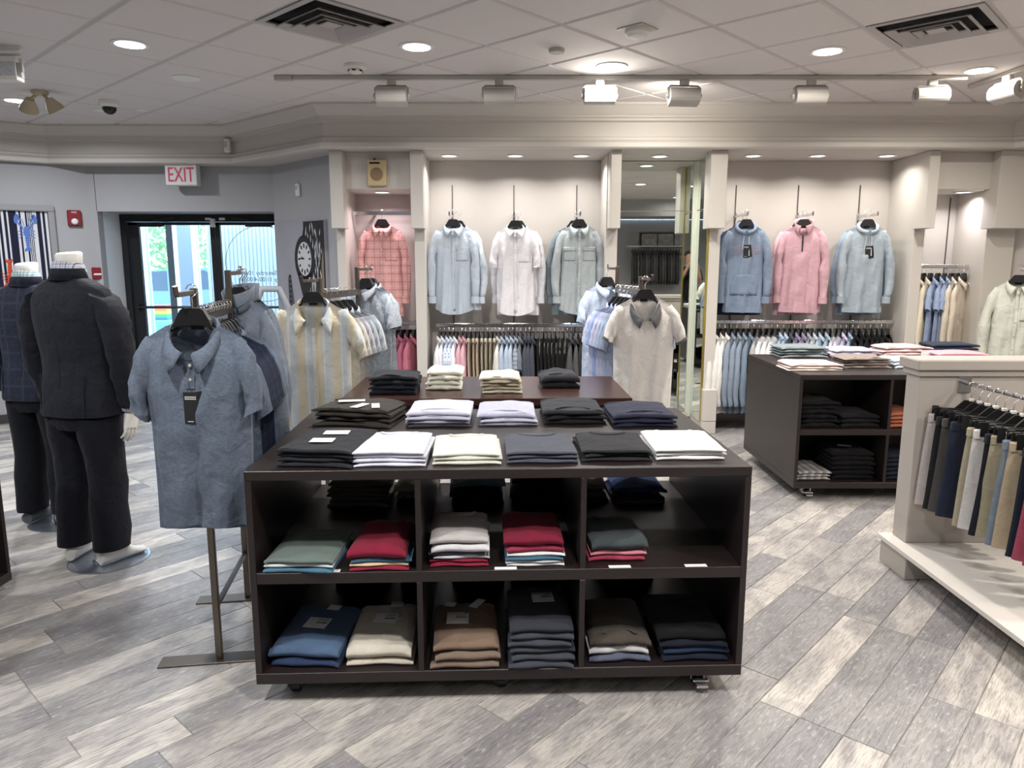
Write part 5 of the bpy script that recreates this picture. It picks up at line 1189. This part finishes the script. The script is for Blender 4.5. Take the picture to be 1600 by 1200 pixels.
# lower shelf
MT = (('MARA', .016), ('THON', .016)); WL = (('WOOLOOK', .015), ('LIGHT', .015))
cell(420, 532, 1044, SLO, 'blue jeans stack left on the lower shelf', 'jeans', 'jeans', L_(('dark blue', '#2E3D5C', .03), ('blue', '#506684', .05)), d=.36, style='', rz=T_R - R(5), tags=((0, .0, .09, .08, -6, MT), (.03, .13, .05, .04, -8, None)), var=1)
cell(541, 647, 1040, SLO, 'cream jeans stack on the lower shelf', 'jeans', 'jeans', L_(('cream', '#C4BCAE', .02), ('cream', '#CFC8BA', .055)), d=.36, style='', tags=((.0, .03, .09, .075, -6, MT), (.03, .15, .05, .04, -4, None)), var=2)
cell(672, 780, 1046, SLO, 'tan stack with printed tag, lower shelf', 'trousers', 'trousers', L_(('tan', '#7E6E62', .03), ('tan', '#7B6B5F', .032), ('taupe', '#7E6A5B', .035)), d=.34, style='', tags=((-.03, .02, .085, .09, -2, WL), (-.06, .14, .045, .035, -15, None), (.05, .14, .035, .08, -30, None)), var=3, jit=.015)
cell(793, 898, 1046, SLO, 'slate blue stack with printed tag, lower shelf', 'trousers', 'trousers', rep('slate blue', '#42454F', .026, 5) + [('charcoal', '#34363F', .03)], d=.34, style='', tags=((.02, .06, .085, .08, 2, WL),), var=1, jit=.015)
cell(920, 1018, 1036, SLO, 'brown-grey stack on the lower shelf', 'trousers', 'trousers', L_(('slate', '#5A6073', .03), ('white', '#BDBCBE', .028), ('brown-grey', '#4C4641', .04)), d=.34, style='neckfront', var=2)
cell(1032, 1140, 1033, SLO, 'navy stack right on the lower shelf', 'jeans', 'jeans', L_(('dark navy', '#1B2030', .025), ('navy', '#26344F', .026), ('dark navy', '#1A1E2A', .028), ('black', '#101014', .03)), d=.34, style='', var=3, jit=.015)
rear(.44, .61, T_D - .34, SLO, 'rust-red stack at rear of lower left cell', 'trousers', 'trousers', rep('rust-red', '#7A3226', .04, 5), style='', tags=((0, -.05, .03, .09, 20, None),))
rear(.14, .40, T_D - .34, SLO, 'black stack at rear of lower left cell', 'trousers', 'trousers', rep('black', '#161618', .035, 6), style='')
rear(.68, .92, T_D - .34, SLO, 'black stack at rear of lower middle cell', 'trousers', 'trousers', rep('black', '#1A1818', .035, 6), style='')
rear(.95, 1.17, T_D - .34, SLO, 'brownish stack at rear of lower middle cell', 'trousers', 'trousers', rep('dark brown', '#2B221C', .035, 6), style='')
rear(1.36, 1.62, T_D - .34, SLO, 'dark plaid stack at rear of lower right cell', 'shirt', 'shirt', rep('dark plaid', fabric('#23242C', 'plaid', '#4A3034', period=.05), .03, 6), style='')
# price strips on the shelf edge
for k, px in enumerate((513, 790, 968, 1088)):
    p = onz(px, 894 - 7 * k if k < 2 else 885, SU); u = Vector((p.x - fl.x, p.y - fl.y)); x = u.x * math.cos(T_R) + u.y * math.sin(T_R)
    o = MB().box(-.04, .04, -.010, .012, 0, .0012).build('shelf_label', M_PAPER, None, None, (fl.x + x * math.cos(T_R) - .014 * math.sin(T_R), fl.y + x * math.sin(T_R) + .014 * math.cos(T_R), SU), (0, 0, T_R)); tag(o, 'white price strip, %s from the left on the middle shelf edge' % ORD[k], 'price label')
# on and in the right-hand cabinet
RT = R_H
def rst(pl, pr, py, *a, **kw): return tstack(pl, pr, py, *a, z=RT, rz=kw.pop('rz', 0), **kw)
rst(1232, 1318, 580, 'pale pink stack front on the right cabinet', 'polo', 'polo', L_(('white', '#D9D2CC', .012), ('pale pink', '#D2BDB4', .016), ('pale pink', '#D6C3BB', .018)), d=.26, style='', jit=.03)
rst(1322, 1394, 576, 'taupe stack front on the right cabinet', 'polo', 'polo', rep('taupe', '#857974', .018, 4), d=.26, style='neckfront', jit=.02)
rst(1398, 1450, 576, 'pale blue-white stack beside the grey stand cap', 'polo', 'polo', rep('pale blue-white', '#C4CFD6', .02, 3), d=.26, style='')
rst(1219, 1296, 559, 'teal-grey stack back left on the right cabinet', 'polo', 'polo', rep('teal-grey', '#7D888C', .02, 4), d=.28, style='', jit=.02)
rst(1304, 1374, 560, 'lavender stack back on the right cabinet', 'polo', 'polo', rep('lavender', '#BDBDD3', .022, 3), d=.26, style='', jit=.02)
rst(1382, 1458, 556, 'dusty pink stack back on the right cabinet', 'polo', 'polo', rep('dusty pink', '#CFB3B4', .024, 3), d=.26, style='', jit=.02)
rst(1458, 1532, 553, 'navy stack back right on the right cabinet', 'polo', 'polo', rep('navy', '#2D3444', .026, 3), d=.24, style='')
rst(1468, 1548, 566, 'bright pink stack right on the right cabinet', 'polo', 'polo', rep('pink', '#D49AA6', .022, 3), d=.22, style='')
def rin(x0, x1, dep, z, *a, **kw):
    desc, word, noun, layers = a; return stack(desc, 'folded clothes', word, (R_O[0] + (x0 + x1) / 2, R_O[1] + dep, z), 0, x1 - x0, .30, layers, noun=noun, **kw)
rin(.04, .30, .05, .4905, 'black stack upper left in the right cabinet', 'trousers', 'trousers', rep('black', '#131316', .03, 6), style='', jit=.02)
rin(.32, .58, .05, .4905, 'low black stack upper left in the right cabinet', 'trousers', 'trousers', rep('black', '#17171A', .03, 3), style='')
rin(.64, .88, .05, .4905, 'orange stack upper middle in the right cabinet', 'trousers', 'trousers', rep('burnt orange', '#A05F45', .025, 4), style='')
rin(.04, .27, .05, .1225, 'striped plaid stack lower left in the right cabinet', 'shirt', 'shirt', rep('striped', fabric('#C2B9A6', 'stripe', '#7C8AA0', '#A9806A', .05), .02, 3), style='')
rin(.29, .58, .07, .1225, 'tagged black stack lower left in the right cabinet', 'trousers', 'trousers', rep('black', '#121215', .032, 6), style='', tags=((0, .0, .09, .04, -20, None),))
rin(.64, .88, .05, .1225, 'blue stack lower middle in the right cabinet', 'jeans', 'jeans', rep('dark blue', '#1E2433', .03, 6), style='')

p = onz(1449, 562, RT); t = thing('sign_card', 'small white tent card among the stacks on the right cabinet', 'sign card', (p.x, p.y, RT), R(-6))
MB().plate([(-.05, .0005), (.05, .0005), (.05, .062), (-.05, .062)], -.0015, 0).build('card', M_PAPER, t); MB().box(-.05, .05, 0, .03, .0005, .002).build('foot', M_PAPER, t)
# ------------------------------------------------------------------ suited mannequins
def ell(cx, cy, z, rx, ry, n=20, e=2.3, tx=0, ty=0):
    out = []
    for k in range(n):
        a = 2 * math.pi * k / n; c, s = math.cos(a), math.sin(a)
        x, y = math.copysign(abs(c) ** (2 / e), c) * rx, math.copysign(abs(s) ** (2 / e), s) * ry
        out.append((cx + x, cy + y, z + tx * x + ty * y))
    return out
def hand_mesh(side):
    """relaxed hand hanging down: palm, four fingers of unequal length and a thumb; origin at the wrist"""
    mb = MB(); n = 10
    mb.loft([ell(0, 0, 0, .021, .027, n), ell(0, .002, -.03, .019, .034, n), ell(-.002 * side, .004, -.07, .016, .041, n), ell(-.004 * side, .004, -.10, .012, .039, n)])
    for y, l, r in ((.034, .068, .0085), (.012, .078, .009), (-.010, .072, .0088), (-.030, .056, .0075)):
        mb.tube([(-.003 * side, y, -.092), (-.006 * side, y * 1.02, -.10 - l * .4), (-.018 * side, y, -.10 - l * .72), (-.034 * side, y * .98, -.10 - l * .95)], [r, r * .97, r * .9, r * .6], 8)
    mb.tube([(-.004 * side, .026, -.03), (-.012 * side, .048, -.055), (-.018 * side, .056, -.085), (-.022 * side, .055, -.105)], [.013, .012, .010, .007], 8)
    return mb
def mannequin(label, loc, heading, suit, trouser, shirt, foot=True, both=True):
    t = thing('mannequin', label, 'mannequin', loc, heading - R(90))       # faces +y in its own frame
    J = [(.815, .222, .150, -.004), (.83, .225, .152, -.004), (.95, .216, .145, 0), (1.04, .203, .130, .004), (1.12, .205, .128, .004), (1.22, .220, .132, 0), (1.32, .232, .132, -.004), (1.40, .236, .118, -.008), (1.455, .222, .095, -.012), (1.49, .165, .078, -.016), (1.515, .10, .068, -.018), (1.53, .078, .064, -.016)]
    rings = [ell(0, cy, z, rx, ry, 28) for z, rx, ry, cy in J]
    # cloth ripples near the hem
    for i, r in enumerate(rings[:4]): rings[i] = [(x + .005 * math.sin(9 * math.atan2(y, x) + i), y + .005 * math.cos(7 * math.atan2(y, x)), z) for x, y, z in r]
    jk = MB().loft(rings, cap=False).build('jacket', suit, t, 60)
    # collar of the jacket: upright band, fallen over at the back
    cr = []
    for k in range(21):
        a = R(-20 + 220 * (-1) * k / 20 + 0)  # around the back
        a = R(200 - 220 * k / 20) + R(180)
        cr.append([(.083 * math.cos(a) * s_, -.016 + .072 * math.sin(a) * s_, z) for s_, z in ((1.25, 1.505), (1.02, 1.563), (.94, 1.56))])
    solid(MB().sheet(cr).build('jacket_collar', suit, jk, 60), .003)
    for sd in (-1, 1):     # side vents: long overlapping edge
        MB().tube([(sd * .135, -.134, .82), (sd * .138, -.128, .95), (sd * .138, -.116, 1.03)], .0035, 6).build('vent_edge', suit, jk, 60)
    MB().tube([(0, -.149, .83), (0, -.142, .97), (0, -.124, 1.06), (0, -.132, 1.25), (0, -.128, 1.40)], .0015, 4).build('back_seam', suit, jk, 60)
    for sd in (-1, 1):
        P = [((.165, 1.455, -.012), .05, .055), ((.205, 1.43, -.012), .070, .075), ((.245, 1.36, -.012), .076, .084), ((.262, 1.25, -.012), .066, .078), ((.272, 1.13, -.008), .062, .072), ((.270, 1.02, .008), .056, .064), ((.262, .92, .03), .050, .058), ((.256, .85, .045), .048, .055)]
        rg = []
        for i, ((x, z, y), a, b) in enumerate(P):
            q = ell(sd * x, y, z, a, b, 16, 2, tx=-.45 * sd if i < 3 else -.05 * sd)
            rg.append([(px + .004 * math.sin(i * 2.3 + k), py + .005 * math.sin(i * 1.7 + k * .8), pz) for k, (px, py, pz) in enumerate(q)])
        fine = []
        for i in range(len(rg) - 1):
            for f in (0, .5): fine.append([tuple(u + (v - u) * f + (.004 * math.sin(i * 5 + f * 6 + k) if j < 2 else 0) for j, (u, v) in enumerate(zip(a_, b_))) for k, (a_, b_) in enumerate(zip(rg[i], rg[i + 1]))])
        fine.append(rg[-1]); sl = MB().loft(fine, cap=False).build('sleeve', suit, t, 60)
        for k in range(4): MB().lathe([(.006, 0), (.006, .002), (.001, .003)], 8).move(Matrix.Translation((sd * .262, -.012 + .004 * k, .865 + k * .017)) @ Matrix.Rotation(R(90), 4, 'X')).build('sleeve_button', M_BTN if k % 2 else M_BLACK, sl)
        MB().loft([ell(sd * .256, .045, .858, .042, .049, 16, 2), ell(sd * .254, .05, .832, .040, .046, 16, 2)], cap=False).build('shirt_cuff', shirt, sl, 60)
        MB(); hm = hand_mesh(sd).build('hand', M_MANN, t, 50, (sd * .252, .052, .838)); hm.rotation_euler = (R(-8), 0, 0)
    tr = MB()
    tr.loft([ell(0, 0, .93, .165, .115, 24), ell(0, -.004, .84, .185, .130, 24), ell(0, -.006, .78, .190, .135, 24), ell(0, -.004, .74, .178, .118, 24)])
    trs = tr.build('trousers_seat', trouser, t, 60)
    for sd in (-1, 1):
        LG = [(.80, .092, .098, .128, -.006), (.70, .098, .092, .112, -.004), (.58, .104, .086, .100, 0), (.48, .108, .084, .094, .004), (.44, .108, .086, .096, .002), (.32, .112, .082, .098, -.008), (.18, .116, .082, .102, -.014), (.11, .118, .078, .098, -.016), (.09, .118, .076, .096, -.016)]
        rg = [[(px, py + .006 * math.sin(z * 30 + k * .7), pz) for k, (px, py, pz) in enumerate(ell(sd * x, cy, z, a, b, 18))] for z, x, a, b, cy in LG]
        MB().loft(rg, cap=True).build('trouser_leg', trouser, t, 60)
        if foot:
            f = MB(); f.loft([[(sd * .118 + x_, y_, z_) for x_, y_, z_ in ring] for ring in (
                [(.028 * math.cos(a), -.065, .04 + .034 * math.sin(a)) for a in [2 * math.pi * k / 12 for k in range(12)]],
                [(.036 * math.cos(a), -.03, .055 + .050 * math.sin(a)) for a in [2 * math.pi * k / 12 for k in range(12)]],
                [(.036 * math.cos(a), .03, .055 + .050 * math.sin(a)) for a in [2 * math.pi * k / 12 for k in range(12)]],
                [(.042 * math.cos(a), .10, .036 + .030 * math.sin(a)) for a in [2 * math.pi * k / 12 for k in range(12)]],
                [(.044 * math.cos(a), .15, .024 + .018 * math.sin(a)) for a in [2 * math.pi * k / 12 for k in range(12)]],
                [(.032 * math.cos(a), .185, .020 + .011 * math.sin(a)) for a in [2 * math.pi * k / 12 for k in range(12)]])])
            for k in range(5): f.tube([(sd * (.118 - .032 + k * .016), .165, .018), (sd * (.118 - .032 + k * .016), .205 - k * .008, .017)], [.009, .007], 8)
            o = f.build('foot', M_MANN, t, 50); o.rotation_euler = (0, 0, R(-14 * sd)); o.location = (0, 0, .006)
        else:
            f = MB(); f.loft([[(sd * .118 + x_, y_, z_) for x_, y_, z_ in ring] for ring in (
                [(.036 * math.cos(a), -.085, .042 + .034 * math.sin(a)) for a in [2 * math.pi * k / 12 for k in range(12)]],
                [(.045 * math.cos(a), -.02, .055 + .048 * math.sin(a)) for a in [2 * math.pi * k / 12 for k in range(12)]],
                [(.048 * math.cos(a), .10, .040 + .034 * math.sin(a)) for a in [2 * math.pi * k / 12 for k in range(12)]],
                [(.046 * math.cos(a), .16, .034 + .026 * math.sin(a)) for a in [2 * math.pi * k / 12 for k in range(12)]],
                [(.026 * math.cos(a), .205, .026 + .018 * math.sin(a)) for a in [2 * math.pi * k / 12 for k in range(12)]])])
            f.build('shoe', mat('grey_suede', '#55585E', .8), t, 50, (0, 0, .004))
    nk = MB().loft([ell(0, -.016, 1.49, .07, .062, 20, 2), ell(0, -.012, 1.545, .064, .062, 20, 2), ell(0, -.008, 1.60, .060, .064, 20, 2), ell(0, -.006, 1.635, .060, .066, 20, 2, ty=.12), ell(0, -.006, 1.643, .052, .058, 20, 2, ty=.12)]).build('neck', M_MANN, t, 50)
    cs = [[(x_, y_, z_ + (.0 if i else -.004)) for x_, y_, z_ in ell(0, -.012, z, rx, ry, 22, 2, ty=-.15)] for i, (z, rx, ry) in enumerate(((1.535, .075, .072), (1.568, .070, .070), (1.59, .068, .069), (1.575, .076, .076), (1.552, .082, .080)))]
    MB().loft(cs, cap=False).build('shirt_collar', shirt, t, 60)
    MB().lathe([(.001, 0), (.20, 0), (.20, .005), (.19, .006), (.001, .006)], 40).build('base_plate', mat('base_steel', '#A9B2BE', .25, .85), t, 30, (.06, .01, 0.0004))
    MB().tube([(.045, -.06, .006), (.045, -.06, .07), (.075, -.045, .09), (.10, -.03, .12)], .011, 8).box(.03, .06, -.075, -.045, .006, .03, .003).build('ankle_rod', M_CHROME, t, 60)
    return t

SUIT1 = fabric('#1D1F27', 'plaid', '#20222B', period=.09, rough=.7); SUIT2 = fabric('#272B3A', 'plaid', '#363B4E', '#2E3344', .10, rough=.7)
SHIRT1 = fabric('#D9DCE6', 'plaid', '#4A5272', '#8088A6', .022); SHIRT2 = fabric('#DDE3E6', 'gingham', '#7FA0A8', None, .016)
mannequin('headless white mannequin in a dark navy suit seen from behind', (-2.25, 3.80, 0), R(74), SUIT1, fabric('#14161F', rough=.75), SHIRT1)
mannequin('headless white mannequin in a lighter navy windowpane jacket behind the first', (-2.85, 4.38, 0), R(84), SUIT2, fabric('#12141C', rough=.75), SHIRT2, foot=False).scale = (.967,) * 3

# ------------------------------------------------------------------ what only the mirror shows: rear wall and the photographer
rail(2.6, 4.3, -2.45, 1.93, 'black clothes rail on the rear wall seen in the mirror', back=-2.8)
for k in range(18):
    x = 2.75 + k * .062
    rail_item('long', fabric(('#4A4A4C', '#3E3E41', '#55565A')[k % 3]), (x, -2.45, 1.93 - HOOK), R(100) + random.uniform(-.05, .05), 'dark grey jacket, %s from the mirror pillar side on the rear rail' % ORD[k], 'grey jackets on the rear rail', hl='hanger of the %s grey jacket on the rear rail' % ORD[k], cat='jacket')
t = thing('photo_panel', 'black and white framed photographs above the rear rail, seen in the mirror', 'picture', (3.55, -2.79, 1.95))
MB().box(-.6, .6, 0, .03, -.05, .3, .003).build('frame', M_BLACK, t)
for k in range(3): MB().box(-.55 + k * .38, -.2 + k * .38, .031, .034, -.02, .27).build('print', mat('photo_print', '#A5A5A5', .6, var=.8, scale=9), t)

def person():
    t = thing('person', 'person in a black T-shirt holding up a phone, seen only in the mirror', 'person', (-.02, -.52, 0))
    V = []; E_ = []; RD = []
    def v(p, r, par=None):
        V.append(p); RD.append(r if isinstance(r, tuple) else (r, r))
        if par is not None: E_.append((par, len(V) - 1))
        return len(V) - 1
    pel = v((0, 0, .95), (.155, .12)); wai = v((0, 0, 1.10), (.145, .105), pel); che = v((0, .0, 1.30), (.17, .12), wai); sho = v((0, -.01, 1.42), (.13, .095), che)
    nk = v((0, .0, 1.50), .058, sho); nk2 = v((0, .012, 1.555), .055, nk)
    hd = v((0, .02, 1.60), (.068, .078), nk2); hd2 = v((0, .025, 1.67), (.076, .094), hd); hd3 = v((0, .012, 1.75), (.072, .088), hd2); v((0, .0, 1.785), (.045, .055), hd3)
    for sd in (-1, 1):
        a = v((sd * .17, -.01, 1.42), .066, sho); b = v((sd * .20, .02, 1.33), .056, a); e = v((sd * .215, .10, 1.17), .046, b); f = v((sd * .17, .24, 1.30), .042, e); w_ = v((sd * .105, .36, 1.475), .030, f); h = v((sd * .085, .395, 1.53), (.034, .022), w_); k = v((sd * .07, .41, 1.575), (.034, .018), h)
        for q, (dx, dz, l) in enumerate(((.016, .015, .05), (.006, .02, .06), (-.006, .018, .058), (-.017, .012, .045))):
            f1 = v((sd * (.07 + dx * 0 - .004), .428 + .002 * q, 1.60 + .018 * (1.5 - q) * .9), .0095, k); v((sd * (.045), .452, 1.608 + .018 * (1.5 - q)), .008, f1)
        th = v((sd * .06, .395, 1.59), .0105, h); v((sd * .035, .402, 1.61), .0085, th)
        c = v((sd * .095, 0, .86), .088, pel); kn = v((sd * .11, .015, .50), .062, c); cf = v((sd * .112, -.01, .34), .058, kn); an = v((sd * .115, -.02, .09), .040, cf); ft = v((sd * .12, .05, .045), (.042, .036), an); v((sd * .125, .15, .032), (.040, .026), ft)
    me = bpy.data.meshes.new('body'); me.from_pydata(V, E_, []); o = link('body', me, t)
    sk = o.modifiers.new('skin', 'SKIN'); sk.use_smooth_shade = True
    for i, r in enumerate(RD): me.skin_vertices[0].data[i].radius = r
    me.skin_vertices[0].data[0].use_root = True
    sb = o.modifiers.new('smooth', 'SUBSURF'); sb.levels = 2; sb.render_levels = 2
    me.materials.append(mat('skin_tone', '#C69A84', .6))
    B = fabric('#141416')
    MB().loft([ell(0, 0, .86, .185, .145, 24), ell(0, 0, 1.0, .182, .142, 24), ell(0, 0, 1.15, .182, .138, 24), ell(0, 0, 1.30, .205, .150, 24), ell(0, -.005, 1.40, .205, .130, 24), ell(0, -.008, 1.46, .16, .10, 24), ell(0, -.005, 1.50, .085, .075, 24)], cap=False).build('tshirt', B, t, 60)
    for sd in (-1, 1):
        MB().tube([(sd * .13, -.008, 1.425), (sd * .185, .0, 1.39), (sd * .208, .035, 1.30), (sd * .215, .075, 1.22)], [.085, .084, .075, .072], 14, cap=False).build('tshirt_sleeve', B, t, 60)
        MB().tube([(sd * .085, 0, .93), (sd * .098, .0, .80), (sd * .11, .012, .50), (sd * .115, -.015, .08)], [.118, .112, .085, .075], 14, cap=False).build('trouser_leg', fabric('#2A2D36'), t, 60)
        MB().loft([[(sd * .12 + .05 * math.cos(a), -.075, .05 + .045 * math.sin(a)) for a in [2 * math.pi * k / 12 for k in range(12)]], [(sd * .12 + .054 * math.cos(a), .03, .06 + .055 * math.sin(a)) for a in [2 * math.pi * k / 12 for k in range(12)]], [(sd * .125 + .052 * math.cos(a), .14, .042 + .036 * math.sin(a)) for a in [2 * math.pi * k / 12 for k in range(12)]], [(sd * .127 + .03 * math.cos(a), .20, .034 + .022 * math.sin(a)) for a in [2 * math.pi * k / 12 for k in range(12)]]]).build('shoe', M_BLACK, t, 50)
        ey = MB().lathe([(.001, .011), (.008, .008), (.011, 0), (.008, -.008), (.001, -.011)], 10).build('eye', mat('eye_white', '#E6E2DE', .3), t, 60, (sd * .031, .102, 1.675))
        MB().lathe([(.001, .004), (.005, .003), (.0055, 0)], 8).move(Matrix.Rotation(R(-90), 4, 'X')).build('iris', M_INK, ey, 60, (0, .009, 0))
        MB().tube([(sd * .02, .112, 1.70), (sd * .035, .111, 1.705), (sd * .05, .10, 1.70)], .004, 6).build('eyebrow', mat('hair_brown', '#2E211A', .8), t, 60)
        MB().loft([ell(sd * .079, .0, 1.64, .006, .012, 8), ell(sd * .085, -.004, 1.66, .010, .020, 8), ell(sd * .086, -.006, 1.685, .010, .022, 8), ell(sd * .082, -.004, 1.70, .006, .014, 8)]).build('ear', mat('skin_tone', '#C69A84', .6), t, 60)
    MB().tube([(0, .108, 1.685), (0, .120, 1.66), (0, .132, 1.64), (0, .118, 1.63)], [.008, .010, .014, .010], 8).build('nose', mat('skin_tone', '#C69A84', .6), t, 60)
    MB().tube([(-.024, .100, 1.603), (-.01, .110, 1.604), (.01, .110, 1.604), (.024, .100, 1.603)], [.003, .006, .006, .003], 8).build('mouth', mat('lip', '#A06458', .5), t, 60)
    hr = []
    for i, (z, rx, ry, cy) in enumerate(((1.63, .080, .060, -.045), (1.68, .086, .078, -.03), (1.73, .086, .098, -.006), (1.775, .078, .094, .004), (1.80, .05, .062, .0), (1.808, .02, .025, 0))): hr.append(ell(0, cy, z, rx, ry, 20, 2))
    MB().loft(hr).build('hair', mat('hair_brown', '#2E211A', .8), t, 60)
person()
ph = tag(MB().box(-.08, .08, -.004, .004, -.04, .04, .003).build('phone', M_BLACK, None, None, (-.02, -.055, 1.6)), 'black phone held up in both hands, seen only in the mirror', 'phone')
